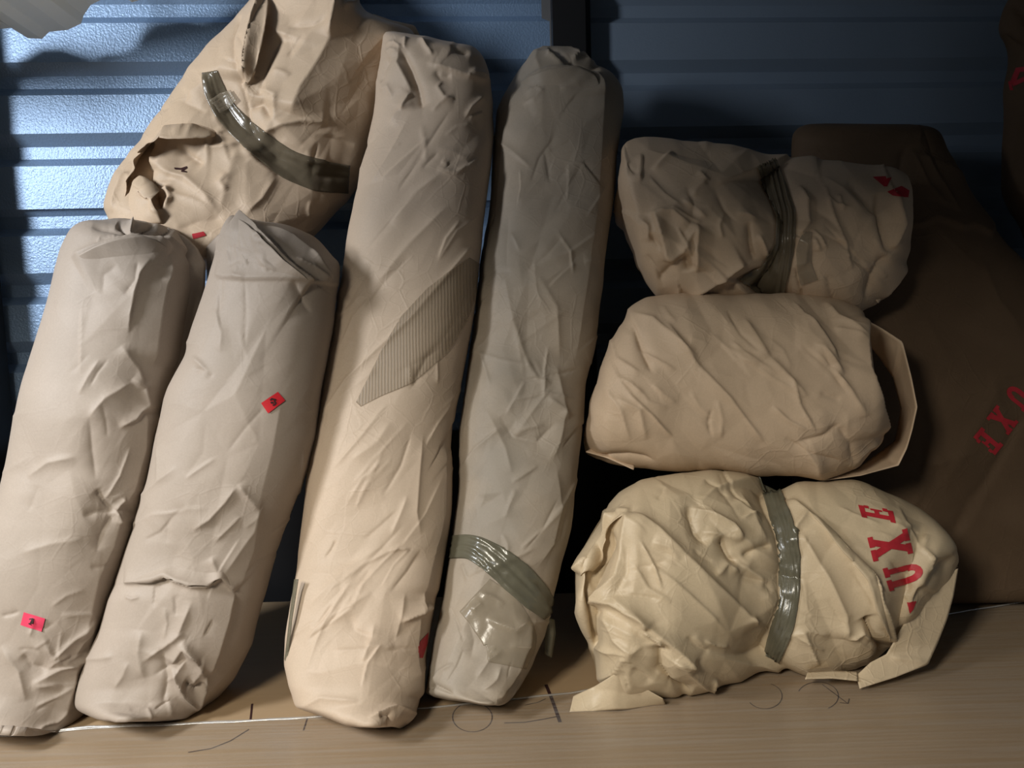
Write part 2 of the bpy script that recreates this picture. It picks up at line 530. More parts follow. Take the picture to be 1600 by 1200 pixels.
GLYPH = {
    'E': [R_(0.0, 0, 0.62, 0.16), R_(0.0, 0.84, 0.62, 1), R_(0.1, 0.16, 0.32, 0.84), R_(0.32, 0.43, 0.48, 0.57),
          R_(0.46, 0.33, 0.55, 0.67), R_(0.52, 0.16, 0.68, 0.30), R_(0.52, 0.70, 0.66, 0.84)],
    'X': [[(0.08, 0.1), (0.30, 0.1), (0.70, 0.9), (0.48, 0.9)], [(0.46, 0.1), (0.70, 0.1), (0.32, 0.9), (0.08, 0.9)],
          R_(0, 0, 0.34, 0.13), R_(0.42, 0, 0.80, 0.13), R_(0, 0.87, 0.36, 1), R_(0.44, 0.87, 0.78, 1)],
    'U': [R_(0, 0.87, 0.36, 1), R_(0.46, 0.87, 0.78, 1), R_(0.08, 0.38, 0.29, 0.87), R_(0.53, 0.38, 0.70, 0.87)]
         + arc_quads(0.39, 0.38, 0.10, 0.19, 0.31, 0.38, 180, 360, 8),
    'L': [R_(0, 0, 0.62, 0.16), R_(0.0, 0.87, 0.42, 1), R_(0.1, 0.16, 0.32, 0.87), R_(0.48, 0.16, 0.64, 0.40)],
}


def lettering(name, body, glyph, origin, right, up, parent, lift=0.0012):
    """glyph box: origin = lower-left corner (px), right/up = px vectors of one unit"""
    o = np.array(origin, float); r = np.array(right, float); u = np.array(up, float)
    quads = [[tuple(o + r * x + u * y) for x, y in q] for q in GLYPH[glyph]]
    return decal(name, body, quads, M['red_ink'], parent, lift)


def sheet(name, A, B, mat, parent, depthA, depthB, sag=0.0, crumple_mm=2.0, seed=5, step=4.0, thick=0.0015, cross=None, creases=(), fold=None):
    """loose paper flap ruled between two pixel polylines A and B at their own depths (lists per point)"""
    A = np.column_stack([np.asarray(A, float), np.asarray(depthA, float)]); B = np.column_stack([np.asarray(B, float), np.asarray(depthB, float)])
    def rs(P, n):
        L = np.concatenate([[0], np.cumsum(np.hypot(*np.diff(P[:, :2], axis=0).T) + 1e-4)]); q = np.linspace(0, L[-1], n)
        return np.stack([np.interp(q, L, P[:, k]) for k in range(3)], 1)
    la = np.hypot(*np.diff(A[:, :2], axis=0).T).sum(); lb = np.hypot(*np.diff(B[:, :2], axis=0).T).sum()
    n = max(6, int(max(la, lb) / step)); A = rs(A, n); B = rs(B, n)
    m = cross or max(5, int(np.hypot(*(A - B)[:, :2].T).max() / step))
    u = np.linspace(0, 1, m)[None, :, None]
    G = A[:, None, :] * (1 - u) + B[:, None, :] * u
    dep = G[..., 2] - sag * np.sin(u[..., 0] * math.pi)
    X, Y = G[..., 0], G[..., 1]
    H = np.zeros(X.shape)
    if crumple_mm:
        k = max(4, int(la * np.hypot(*(A - B)[:, :2].T).mean() / 900))
        H = crumple_mm * facets(X, Y, k, seed)
    for cr in creases: H = H + crease_h(X, Y, *cr)
    P = unproj(X, Y, dep - H * 0.001)
    P[..., 2] = np.maximum(P[..., 2], 0.001)
    i = np.arange(n - 1)[:, None] * m; j = np.arange(m - 1)[None, :]
    Fq = np.stack([i + j, i + j + 1, i + m + j + 1, i + m + j], -1).reshape(-1, 4)
    o = mesh_obj(name, P.reshape(-1, 3), Fq, mat, parent)
    md = o.modifiers.new('thickness', 'SOLIDIFY'); md.thickness = thick; md.offset = 0
    return o


def skin_sheet(name, body, A, B, mat, parent, lift=(-0.004, 0.012), step=3.0, power=1.1, crumple_mm=0.6, seed=2, thick=0.0012):
    """paper layer lying on a bundle: hugs the skin along A and stands off along its free edge B"""
    tree = TREES[body.name]
    A = np.asarray(A, float); B = np.asarray(B, float)
    la = np.hypot(*np.diff(A, axis=0).T).sum(); lb = np.hypot(*np.diff(B, axis=0).T).sum()
    n = max(8, int(max(la, lb) / step))
    def rs(P):
        L = np.concatenate([[0], np.cumsum(np.hypot(*np.diff(P, axis=0).T))]); q = np.linspace(0, L[-1], n)
        return np.stack([np.interp(q, L, P[:, k]) for k in range(2)], 1)
    A = rs(A); B = rs(B)
    m = max(6, int(np.hypot(*(A - B).T).max() / step))
    u = np.linspace(0, 1, m)[None, :, None]
    G = A[:, None] * (1 - u) + B[:, None] * u
    H = crumple_mm * 0.001 * facets(G[..., 0], G[..., 1], max(4, n * m // 40), seed)
    ends = np.sin(np.linspace(0.08, math.pi - 0.08, n)) ** 0.5
    P = np.zeros((n, m, 3))
    for i in range(n):
        for k in range(m):
            t = k / (m - 1)
            l = lift[0] + (lift[1] - lift[0]) * t ** power * ends[i] + max(0.0, H[i, k]) * t
            P[i, k] = cast(tree, G[i, k, 0], G[i, k, 1], l)
    for _ in range(2):                                   # the stiff layer bridges small dents
        Q = P.copy(); Q[1:-1] = (P[:-2] + P[1:-1] * 2 + P[2:]) / 4; P = Q
    i = np.arange(n - 1)[:, None] * m; j = np.arange(m - 1)[None, :]
    Fq = np.stack([i + j, i + j + 1, i + m + j + 1, i + m + j], -1).reshape(-1, 4)
    o = mesh_obj(name, P.reshape(-1, 3), Fq, mat, parent)
    md = o.modifiers.new('thickness', 'SOLIDIFY'); md.thickness = thick; md.offset = 0
    return o


def rows_of(spec, dL, dR=None):
    """spec: (Lx,Ly,Rx,Ry); dL/dR: key lists (row index, depth)"""
    dR = dR or dL
    n = len(spec); idx = np.arange(n)
    a = np.interp(idx, [k[0] for k in dL], [k[1] for k in dL]); b = np.interp(idx, [k[0] for k in dR], [k[1] for k in dR])
    return [(*s, a[i], b[i]) for i, s in enumerate(spec)]


def bundle(label, px, py, z=0.0, depth=None, cat='paper bundle'):
    d = depth if depth else floor_depth(px, py)
    p = unproj(px, py, d)
    return tag(empty('paper_bundle', (p[0], p[1], max(0.0, p[2]) if depth else 0.0)), label, cat, 'kraft paper bundles in the storage unit')


# ================================================================== THE SETTING
WY = 0.70                     # back wall distance at x = 0
YAW = math.radians(4.0)
def wall_pt(x, z, off=0.0):   # x along the wall, off = towards the room
    return (x * math.cos(YAW) + off * math.sin(YAW), WY + x * math.sin(YAW) - off * math.cos(YAW), z)

PER = 0.159
Z0 = unproj(190, 95, 1.2 + WY - 1.0 * math.sin(YAW))[2]      # upper edge of one groove, read at px (190, 95)
wall = tag(empty('wall_back', (0, 0, 0)), 'blue-grey ribbed steel back wall', None, kind='structure')


def steel_sheet(x0, x1, ztop, zbot, mat, off):
    prof = []
    k0 = int(math.floor((Z0 - ztop) / PER)) - 1; k1 = int(math.ceil((Z0 - zbot) / PER)) + 1
    for k in range(k0, k1 + 1):
        zt = Z0 - k * PER
        for dz, o in ((0, 0.0), (-0.026, -0.020), (-0.054, -0.020), (-0.073, 0.0)):
            if zbot <= zt + dz <= ztop: prof.append((zt + dz, o))
    prof = [(ztop, prof[0][1] if prof[0][1] == prof[-1][1] else 0.0)] + prof + [(zbot, prof[-1][1])]
    V = []; Fs = []
    for z, o in prof:
        V.append(wall_pt(x0, z, o + off)); V.append(wall_pt(x1, z, o + off))
    for i in range(len(prof) - 1):
        Fs.append((2 * i, 2 * i + 2, 2 * i + 3, 2 * i + 1))
    o = mesh_obj('steel_sheet', V, Fs, mat, wall, smooth=False)
    md = o.modifiers.new('thickness', 'SOLIDIFY'); md.thickness = 0.0012; md.offset = -1
    bv = o.modifiers.new('bend', 'BEVEL'); bv.width = 0.0025; bv.segments = 2; bv.limit_method = 'ANGLE'; bv.angle_limit = math.radians(20)
    return o

XP0 = 0.118; XP1 = 0.196
zs = Z0 - 2 * PER - 0.012
steel_sheet(-1.75, 0.16, 2.0, zs, M['wall_l'], 0.002)
steel_sheet(-1.75, 0.16, zs + 0.008, -0.75, M['wall_l'], 0.0)
steel_sheet(0.15, 2.2, 2.0, -0.75, M['wall_r'], -0.012)

# black steel post between the sheets (a hat section)
V = []
for z in (-0.75, 2.0):
    for x, o in ((XP0 - 0.02, -0.01), (XP0, 0.004), (XP0, 0.035), (XP1, 0.035), (XP1, 0.004), (XP1 + 0.02, -0.01)):
        V.append(wall_pt(x, z, o))
Fs = [(i, i + 1, i + 7, i + 6) for i in range(5)] + [(5, 0, 6, 11), (5, 4, 3, 2, 1, 0), (6, 7, 8, 9, 10, 11)]
o = mesh_obj('trim_1', V, Fs, M['black_steel'], None, False)
tag(o, 'black steel post on the ribbed back wall', None, kind='structure')

V = []  # black board added so the low gaps between bundles come out nearly black
for z in (-0.75, 0.38):
    for x, o in ((-1.70, -0.03), (-1.70, 0.012), (2.1, 0.012), (2.1, -0.03)):
        V.append(wall_pt(x, z, o))
o = mesh_obj('dark_gap_board', V, [(0, 1, 5, 4), (1, 2, 6, 5), (2, 3, 7, 6), (3, 0, 4, 7), (0, 3, 2, 1), (4, 5, 6, 7)], M['black_steel'], None, False)
tag(o, 'black board added to darken the gaps along the foot of the back wall', None, kind='structure')
v, f = box_vf(-3.0, 2.6, -3.5, 1.1, -0.80, -0.75)
tag(mesh_obj('floor', v, f, M['concrete'], None, False), 'grey concrete floor under the cartons', None, kind='structure')
v, f = box_vf(-1.5, 2.6, -3.5, 1.1, 2.0, 2.05)
tag(mesh_obj('ceiling', v, f, M['grey_paint'], None, False), 'flat ceiling over the storage unit', None, kind='structure')
v, f = box_vf(2.05, 2.12, -3.5, 1.0, -0.75, 2.0)
tag(mesh_obj('wall_right', v, f, M['wall_r'], None, False), 'dull steel side wall on the right', None, kind='structure')
v, f = box_vf(-1.30, 2.05, -0.84, -0.60, 1.09, 2.0)  # unseen header, added and placed to keep light off the upper right
tag(mesh_obj('shade_header', v, f, M['grey_paint'], None, False), 'unseen header added over the front opening to shade the upper right', None, kind='structure')
# added corner stub whose edge shades the wall left of photo column 35
_p = unproj(35, 250, 1.83); _k = KEY; _ys = 0.50
_xs = _p[0] + (_k[0] - _p[0]) * (_p[1] - _ys) / (_p[1] - _k[1])
v, f = box_vf(_xs - 0.08, _xs, _ys, 0.60, -0.75, 2.0)
tag(mesh_obj('shade_stub', v, f, M['black_steel'], None, False), 'dark stub added at the left corner to shade the wall edge', None, kind='structure')

# white corrugated sheet in the upper left corner: ribs run away from the viewer
def corrugated_corner():
    prof = [(-170, 120), (-150, 95), (-120, 92), (-105, 112), (-80, 108), (-60, 78), (-10, 46), (18, 44), (44, 60), (66, 61), (77, 50), (106, 47), (127, 37), (131, 24), (142, 8), (158, 0),
            (190, -8), (206, 4), (226, -2), (240, -24), (290, -44)]
    d1 = 1.73
    far = np.array([unproj(x, y, d1) for x, y in prof])
    near = far.copy(); near[:, 1] -= 0.42; near[:, 2] += 0.025
    V = np.concatenate([far, near]); n = len(prof)
    Fs = [(i, i + 1, n + i + 1, n + i) for i in range(n - 1)]
    o = mesh_obj('corrugated_sheet', V - 0, Fs, M['white_steel'], None, False)
    md = o.modifiers.new('thickness', 'SOLIDIFY'); md.thickness = 0.002
    bv = o.modifiers.new('bend', 'BEVEL'); bv.width = 0.004; bv.segments = 2
    tag(o, 'white corrugated metal sheet jutting in at the upper left corner', 'metal sheet')
    for k in (3, 11):                                   # hung from the ceiling
        for t in (0.25, 0.75):
            x, y, z = far[k] * (1 - t) + near[k] * t
            v, f = box_vf(x - 0.004, x + 0.004, y - 0.004, y + 0.004, z + 0.006, 2.0)
            r = mesh_obj('hanger_rod', v, f, M['black_steel'], None, False); r.parent = o
corrugated_corner()

# ================================================================== CARTONS UNDER THE BUNDLES
def cardboard_mat():
    m, nt, p, N = new_mat('brown_cardboard')
    tc = N('ShaderNodeTexCoord')
    mp = N('ShaderNodeMapping'); mp.inputs['Scale'].default_value = (2.0, 30.0, 2.0)
    lk(nt, tc.outputs['Object'], mp.inputs[0])
    n1 = N('ShaderNodeTexNoise'); n1.inputs['Scale'].default_value = 2.5; n1.inputs['Detail'].default_value = 6
    n2 = N('ShaderNodeTexNoise'); n2.inputs['Scale'].default_value = 4; n2.inputs['Detail'].default_value = 4
    lk(nt, mp.outputs[0], n1.inputs['Vector']); lk(nt, tc.outputs['Object'], n2.inputs['Vector'])
    mix = N('ShaderNodeMix'); mix.data_type = 'RGBA'
    mix.inputs[6].default_value = (0.30, 0.205, 0.115, 1); mix.inputs[7].default_value = (0.41, 0.29, 0.17, 1)
    ad = N('ShaderNodeMath'); ad.operation = 'MULTIPLY_ADD'; ad.inputs[1].default_value = 0.5
    lk(nt, n1.outputs[0], ad.inputs[0])
    h = N('ShaderNodeMath'); h.operation = 'MULTIPLY'; h.inputs[1].default_value = 0.5
    lk(nt, n2.outputs[0], h.inputs[0]); lk(nt, h.outputs[0], ad.inputs[2])
    lk(nt, ad.outputs[0], mix.inputs[0]); lk(nt, mix.outputs[2], p.inputs['Base Color'])
    p.inputs['Roughness'].default_value = 0.7
    return m


def film_mat(name, gloss, rough, dmin=0.05, dmax=0.24):
    """clear stretch film: thin glossy skin with pulled streaks"""
    m, nt, p, N = new_mat(name)
    out = nt.nodes['Material Output']; nt.nodes.remove(p)
    tc = N('ShaderNodeTexCoord')
    mp = N('ShaderNodeMapping'); mp.inputs['Scale'].default_value = (3.0, 110.0, 3.0); mp.inputs['Rotation'].default_value = (0, 0, math.radians(-2))
    lk(nt, tc.outputs['Object'], mp.inputs[0])
    n = N('ShaderNodeTexNoise'); n.inputs['Scale'].default_value = 1.5; n.inputs['Detail'].default_value = 5
    lk(nt, mp.outputs[0], n.inputs['Vector'])
    b = N('ShaderNodeBump'); b.inputs['Strength'].default_value = 0.3; b.inputs['Distance'].default_value = 0.002
    lk(nt, n.outputs[0], b.inputs['Height'])
    g = N('ShaderNodeBsdfGlossy'); g.inputs['Roughness'].default_value = rough
    g.inputs['Color'].default_value = (0.9, 0.93, 0.97, 1)
    lk(nt, b.outputs[0], g.inputs['Normal'])
    t = N('ShaderNodeBsdfTransparent'); t.inputs[0].default_value = (0.95, 0.95, 0.95, 1)
    d = N('ShaderNodeBsdfDiffuse'); d.inputs[0].default_value = (0.62, 0.58, 0.52, 1)
    mr = N('ShaderNodeMapRange'); mr.inputs[1].default_value = 0.35; mr.inputs[2].default_value = 0.75
    mr.inputs[3].default_value = dmin; mr.inputs[4].default_value = dmax
    lk(nt, n.outputs[0], mr.inputs[0])
    m1 = N('ShaderNodeMixShader'); lk(nt, mr.outputs[0], m1.inputs[0]); lk(nt, t.outputs[0], m1.inputs[1]); lk(nt, d.outputs[0], m1.inputs[2])
    m2 = N('ShaderNodeMixShader'); m2.inputs[0].default_value = gloss; lk(nt, m1.outputs[0], m2.inputs[1]); lk(nt, g.outputs[0], m2.inputs[2])
    lk(nt, m2.outputs[0], out.inputs[0])
    return m


M['card'] = cardboard_mat()
M['film'] = film_mat('clear_stretch_film', 0.10, 0.3)
M['film_roll'] = film_mat('bunched_stretch_film', 0.4, 0.25, 0.5, 0.9)

carton = tag(empty('cardboard_carton', (0, 0, -0.75)), 'large brown cardboard carton wrapped in clear film, carrying all the paper bundles', 'carton')
def fl(px, py, z=0.0):
    return unproj(px, py, floor_depth(px, py, z))
sa, sb = fl(375, 1077), fl(930, 1041)           # joint between the two top flaps
sl = (sb[1] - sa[1]) / (sb[0] - sa[0])
def seam_y(x): return sa[1] + (x - sa[0]) * sl
XL, XR, YF, YB = -1.62, 1.9, -0.34, 0.575
v, f = box_vf(XL, XR, YF, YB, -0.75, -0.008)
mesh_obj('carton_body', v, f, M['card'], carton, False)
for yk in (0, 1):
    lo = (lambda x: YF) if yk == 0 else (lambda x: seam_y(x) + 0.004)
    hi = (lambda x: seam_y(x)) if yk == 0 else (lambda x: YB)
    zt = 0.0 if yk == 0 else -0.003
    V = [(XL, lo(XL), -0.008), (XR, lo(XR), -0.008), (XR, hi(XR), -0.008), (XL, hi(XL), -0.008),
         (XL, lo(XL), zt), (XR, lo(XR), zt), (XR, hi(XR), zt), (XL, hi(XL), zt)]
    Fs = [(3, 2, 1, 0), (4, 5, 6, 7), (0, 1, 5, 4), (1, 2, 6, 5), (2, 3, 7, 6), (3, 0, 4, 7)]
    mesh_obj('top_flap', V, Fs, M['card'], carton, False)

# film: its rear edge runs across the top and is rolled into a shiny cord
edge = [(-120, 1150), (60, 1146), (130, 1137), (300, 1131), (450, 1124), (640, 1110), (890, 1084), (1100, 1050), (1300, 1005), (1480, 960), (1700, 925)]
E = resample(np.array([[*fl(x, y)[:2]] for x, y in edge]), 0.03)
rng = np.random.default_rng(4)
rowsn = 26
V = []
for i, (x, y) in enumerate(E):
    for k in range(rowsn):
        t = k / (rowsn - 1)
        V.append((x, y + (YF - 0.004 - y) * t, 0.0008 + 0.0006 * rng.random()))
    V.append((x, YF - 0.004, -0.12))
mm = rowsn + 1
i = np.arange(len(E) - 1)[:, None] * mm; j = np.arange(mm - 1)[None, :]
Fq = np.stack([i + j, i + j + 1, i + mm + j + 1, i + mm + j], -1).reshape(-1, 4)
film = mesh_obj('stretch_film', np.array(V), Fq, M['film'], carton)
film['label'] = 'clear stretch film with pulled streaks'


def tube(name, P, r, mat, parent, ns=8, flat=1.0):
    P = np.asarray(P, float); n = len(P)
    t = np.gradient(P, axis=0); t /= np.linalg.norm(t, axis=1)[:, None]
    up = np.array([0, 0, 1.0]); sd = np.cross(t, up); sd /= np.linalg.norm(sd, axis=1)[:, None] + 1e-9
    u2 = np.cross(sd, t)
    r = np.broadcast_to(r, (n,))
    V = [];
    for k in range(n):
        for a in range(ns):
            an = 2 * math.pi * a / ns
            V.append(P[k] + sd[k] * r[k] * math.cos(an) + u2[k] * r[k] * flat * math.sin(an))
    i = np.arange(n - 1)[:, None] * ns; j = np.arange(ns)[None, :]; jn = (j + 1) % ns
    Fq = np.stack([i + j, i + jn, i + ns + jn, i + ns + j], -1).reshape(-1, 4)
    return mesh_obj(name, np.array(V), Fq, mat, parent)

for s, (dy, rr) in enumerate(((0.0, 0.0026), (-0.006, 0.0018), (-0.011, 0.0012))):
    n = len(E) if s == 0 else int(len(E) * (0.42 - 0.1 * s))
    P = [(E[k, 0], E[k, 1] + dy * (1 - k / n) + 0.001 * math.sin(k * 1.7 + s), 0.0016) for k in range(n)]
    tube('film_edge', P, rr, M['film_roll'], film, 7, 0.5)


def ink_line(pts, width, parent):
    """pen stroke drawn on the carton top, pts in photo pixels"""
    P = resample(np.array([fl(x, y)[:2] for x, y in pts]), 0.004)
    t = np.gradient(P, axis=0); t /= np.hypot(t[:, 0], t[:, 1])[:, None] + 1e-9
    nn = np.stack([-t[:, 1], t[:, 0]], 1) * width / 2
    n = len(P)
    V = [(*(P[k] + s * nn[k]), 0.0006) for k in range(n) for s in (-1, 1)]
    Fs = [(2 * k, 2 * k + 1, 2 * k + 3, 2 * k + 2) for k in range(n - 1)]
    return mesh_obj('pen_mark', V, Fs, M['ink'], parent, False)

def oval(cx, cy, rx, ry, a0=0, a1=360, n=26):
    return [(cx + rx * math.cos(math.radians(a0 + (a1 - a0) * k / n)), cy + ry * math.sin(math.radians(a0 + (a1 - a0) * k / n))) for k in range(n + 1)]
ink_line([(394, 1100), (391, 1128)], 0.0032, carton)
ink_line([(389, 1140), (360, 1158), (330, 1170), (294, 1176)], 0.0022, carton)
ink_line([(481, 1120), (474, 1142)], 0.0022, carton)
ink_line([(536, 1118), (533, 1130)], 0.0014, carton)
ink_line(oval(738, 1121, 31, 23), 0.0016, carton)
ink_line([(853, 1070), (862, 1092), (875, 1129)], 0.0058, carton)
ink_line([(788, 1130), (820, 1129), (850, 1124), (870, 1120)], 0.0022, carton)
ink_line([(820, 1102), (840, 1098), (853, 1092)], 0.0014, carton)
ink_line(oval(1195, 1088, 27, 20, -70, 150), 0.0016, carton)
ink_line(oval(1278, 1088, 32, 22, -160, 60), 0.0016, carton)
ink_line([(1285, 1070), (1325, 1100), (1312, 1098)], 0.0020, carton)
ink_line([(1325, 1100), (1327, 1092)], 0.0020, carton)

# ================================================================== STANDING BUNDLES ON THE LEFT
# ---- bundle at the left edge
d = floor_depth(60, 1143)
b = bundle('pale kraft paper bundle at the left edge with a pink sticker near its base', 40, 1140)
spec = [(55, 1143, 95, 1146), (-70, 1138, 112, 1136), (-75, 1090, 139, 1085), (-62, 1040, 143, 1040), (-48, 980, 165, 975),
        (-30, 900, 187, 889), (-5, 825, 210, 825), (14, 770, 225, 772), (22, 740, 238, 720), (38, 655, 255, 645), (52, 596, 266, 596),
        (75, 515, 284, 515), (96, 442, 298, 450), (112, 391, 296, 408), (130, 358, 286, 384), (147, 347, 268, 362), (195, 341, 225, 346)]
cr = [([(113, 402), (150, 385), (185, 374), (215, 371), (245, 376), (268, 391)], 9, 3, 40, .1),
      ([(205, 369), (170, 358), (143, 354)], -6, 4, 7), ([(203, 369), (192, 356), (181, 350)], -10, 3, 5), ([(201, 370), (206, 352), (208, 343)], 9, 4, 2),
      ([(210, 369), (225, 358), (241, 352)], -10, 3, 6), ([(215, 368), (240, 372), (256, 366), (268, 360)], -10, 6, 3), ([(255, 372), (275, 385), (293, 396)], 7, 6, 3),
      ([(154, 380), (156, 372), (178, 368), (181, 374)], 3, 2, 2),
      ([(233, 406), (218, 428), (211, 455), (204, 490), (200, 520)], 6, 5, 13), ([(215, 412), (212, 440), (195, 460)], -4, 4, 8),
      ([(265, 398), (264, 420), (259, 440), (250, 480), (243, 525), (236, 570)], 9, 26, 22, .15), ([(262, 412), (265, 432), (259, 441), (250, 436)], 4, 3, 6),
      ([(160, 460), (162, 430), (185, 415)], -3, 10, 14), ([(140, 652), (165, 622), (205, 597)], 5, 7, 14), ([(205, 592), (224, 606), (229, 632), (222, 645)], 7, 10, 6),
      ([(228, 632), (208, 655), (187, 668)], 6, 3, 9), ([(190, 540), (215, 575), (222, 600)], 5, 6, 12), ([(140, 652), (143, 700), (150, 750)], -4, 16, 10),
      ([(225, 645), (222, 700), (205, 760), (188, 790)], 7, 22, 16, .1),
      ([(150, 765), (165, 785), (178, 797)], -8, 5, 7), ([(178, 797), (190, 776)], 7, 3, 4), ([(178, 797), (182, 818)], 8, 4, 3), ([(178, 798), (150, 800), (130, 806)], -5, 5, 8),
      ([(178, 800), (160, 830), (150, 860)], -6, 6, 12), ([(188, 795), (172, 850), (150, 900), (135, 960), (120, 1000)], 8, 18, 18, .1),
      ([(140, 885), (155, 883), (166, 878)], -2.5, 3, 3), ([(40, 745), (75, 722), (118, 714)], 4, 4, 9), ([(30, 865), (80, 850), (130, 842)], 3, 9, 14),
      ([(78, 1030), (100, 1008), (145, 962)], 6, 3, 9), ([(50, 1070), (90, 1045), (140, 1020), (158, 985)], 8, 4, 12), ([(35, 1022), (50, 1040), (75, 1044)], -5, 7, 9),
      ([(70, 1005), (85, 1030), (112, 1040)], 5, 5, 8), ([(0, 1010), (30, 1050), (40, 1095)], 6, 9, 14), ([(55, 1105), (85, 1090), (110, 1070)], 4, 4, 8),
      ([(112, 1030), (110, 1060), (100, 1110), (90, 1140)], 9, 9, 16), ([(60, 1139), (88, 1128), (100, 1108)], 4, 3, 3)]
body = loft('paper_wrapper', rows_of(spec, [(0, d), (2, d + .055), (12, 1.42), (16, 1.47)]), 0.105, 0.09, M['paper_pale'], b, cr,
            crumple=((40, -65, 2.0, 4.0), (160, -55, 1.8, .9)), seed=11, cap0=15, cap1=60,
            rnd=[(-40, 240, 420, 900, 14, -60, 25, (40, 110), (1, 3), (2.0, 9.6)), (-60, 150, 930, 1120, 22, -35, 30, (25, 80), (1.5, 4), (1.5, 7.2))])
skin_sheet('paper_overlap', body, [(110, 430), (190, 425), (262, 430)], [(114, 403), (150, 386), (185, 375), (215, 371), (245, 377), (268, 392)], M['paper_pale'], b, (-0.008, 0.008), crumple_mm=.8)
sheet('outer_layer', [(262, 356), (290, 370), (308, 388), (321, 412), (320, 450), (304, 515), (288, 565), (268, 620), (250, 680)],
      [(255, 375), (272, 388), (280, 402), (284, 420), (284, 450), (272, 510), (256, 560), (244, 610), (236, 660)], M['paper_pale'], b,
      [1.47, 1.47, 1.46, 1.45, 1.44, 1.42, 1.40, 1.385, 1.37], [1.45, 1.44, 1.43, 1.42, 1.415, 1.40, 1.385, 1.375, 1.36], 0.004, 2, 4)
st = decal('sticker', body, [[(38, 956), (71, 966), (65, 987), (33, 976)]], M['sticker_pink'], b, 0.002)
st['label'] = 'pink paper sticker with a scribbled mark'
decal('pen_mark', body, [[(47, 966), (52, 966), (52, 968), (47, 968)], [(51, 966), (53, 967), (51, 974), (49, 974)], [(47, 972), (50, 974), (50, 976), (46, 974)]], M['ink'], st, 0.0032)

# ---- second bundle, red sticker
d = floor_depth(240, 1128)
b = bundle('pale kraft paper bundle with a red sticker, leaning beside the leftmost one', 240, 1128)
spec = [(232, 1128, 248, 1128), (176, 1117, 300, 1119), (144, 1102, 330, 1095), (141, 1080, 360, 1061), (165, 990, 390, 1005), (180, 937, 412, 935),
        (192, 912, 424, 892), (210, 847, 446, 817), (240, 750, 472, 740), (252, 683, 493, 680), (273, 606, 503, 600), (297, 554, 510, 555),
        (305, 513, 518, 510), (318, 474, 524, 470), (335, 427, 530, 437), (347, 396, 530, 410), (354, 362, 492, 372), (361, 348, 440, 350), (368, 336, 380, 339)]
cr = [([(333, 429), (350, 433), (385, 436), (440, 438), (500, 441), (531, 446)], 5, 26, 1.6, .05),
      ([(368, 337), (390, 354), (415, 375), (440, 402), (462, 425), (487, 441)], 16, 2.2, 36, .05),
      ([(383, 438), (384, 490), (381, 545)], -1.6, 1.6, 2), ([(345, 432), (344, 470)], -1, 1.5, 2), ([(456, 440), (470, 466), (486, 490)], -4.5, 3, 9),
      ([(455, 403), (488, 418), (516, 440)], 7, 3, 7), ([(410, 352), (455, 372), (490, 400), (516, 433)], 7, 4, 12), ([(482, 395), (500, 415), (518, 436)], 6, 5, 4),
      ([(356, 392), (361, 412)], 2, 2, 3), ([(370, 385), (385, 391)], 2, 2, 3), ([(380, 398), (388, 413)], 2.6, 2, 3), ([(403, 370), (412, 395), (417, 400)], 3, 2, 4),
      ([(417, 398), (413, 415), (422, 428)], 4, 2, 3), ([(414, 412), (432, 428)], 3, 2, 3), ([(360, 428), (384, 436)], 2.5, 3, 3), ([(398, 366), (420, 378), (430, 392)], 2.5, 3, 5),
      ([(297, 555), (310, 566), (327, 587)], 4, 3, 6), ([(300, 575), (318, 578), (330, 590)], -3, 3, 5), ([(335, 480), (345, 520), (342, 550)], 3, 8, 12),
      ([(192, 911), (215, 910), (238, 907), (258, 899), (272, 908), (300, 917), (322, 917), (345, 902), (366, 925)], 8, 16, 2, .05),
      ([(366, 924), (356, 965), (340, 1015), (325, 1050)], 6, 5, 16, .1), ([(193, 931), (205, 936), (217, 932)], 3, 2, 2),
      ([(372, 757), (352, 785), (328, 812), (300, 830)], 6, 6, 14), ([(372, 757), (388, 778), (404, 794)], 6, 8, 5), ([(404, 790), (395, 830), (350, 895)], 6, 16, 12),
      ([(258, 850), (262, 815), (290, 790)], -3, 10, 16), ([(330, 870), (345, 905)], 4, 5, 10),
      ([(222, 985), (218, 1020), (225, 1060)], 6, 8, 14), ([(300, 940), (280, 990), (258, 1010), (222, 1035)], 7, 7, 12), ([(250, 1010), (262, 1060), (255, 1100)], -6, 9, 7),
      ([(268, 1040), (285, 1010), (310, 1030)], 8, 8, 6), ([(285, 1000), (305, 1025), (318, 1055)], 9, 5, 9), ([(268, 1045), (285, 1085), (303, 1105)], 10, 6, 3), ([(285, 1065), (305, 1075), (318, 1062)], -12, 6, 8),
      ([(320, 1050), (318, 1075), (302, 1110)], 8, 4, 6), ([(230, 1105), (238, 1125)], 3, 3, 4), ([(440, 620), (425, 700), (405, 780), (395, 860), (370, 925)], 5, 34, 30, .1)]
body = loft('paper_wrapper', rows_of(spec, [(0, d), (2, d + .05), (13, 1.43), (18, 1.49)]), 0.11, 0.085, M['paper_pale'], b, cr,
            crumple=((40, -60, 2.0, 4.5), (170, -55, 1.8, 1.0)), seed=23, cap0=15, cap1=70,
            rnd=[(200, 470, 470, 900, 22, -55, 30, (40, 120), (1, 3), (2.0, 9.6)), (150, 330, 920, 1110, 14, -60, 40, (25, 70), (1.5, 4), (1.5, 7.2)), (340, 420, 350, 430, 16, 60, 40, (12, 34), (.8, 2), (1.5, 3.2))])
skin_sheet('folded_corner', body, [(354, 366), (347, 394), (337, 427), (400, 437), (478, 441)], [(368, 338), (392, 356), (418, 378), (445, 407), (488, 442)], M['paper_pale'], b, (-0.008, 0.009), crumple_mm=1.5)
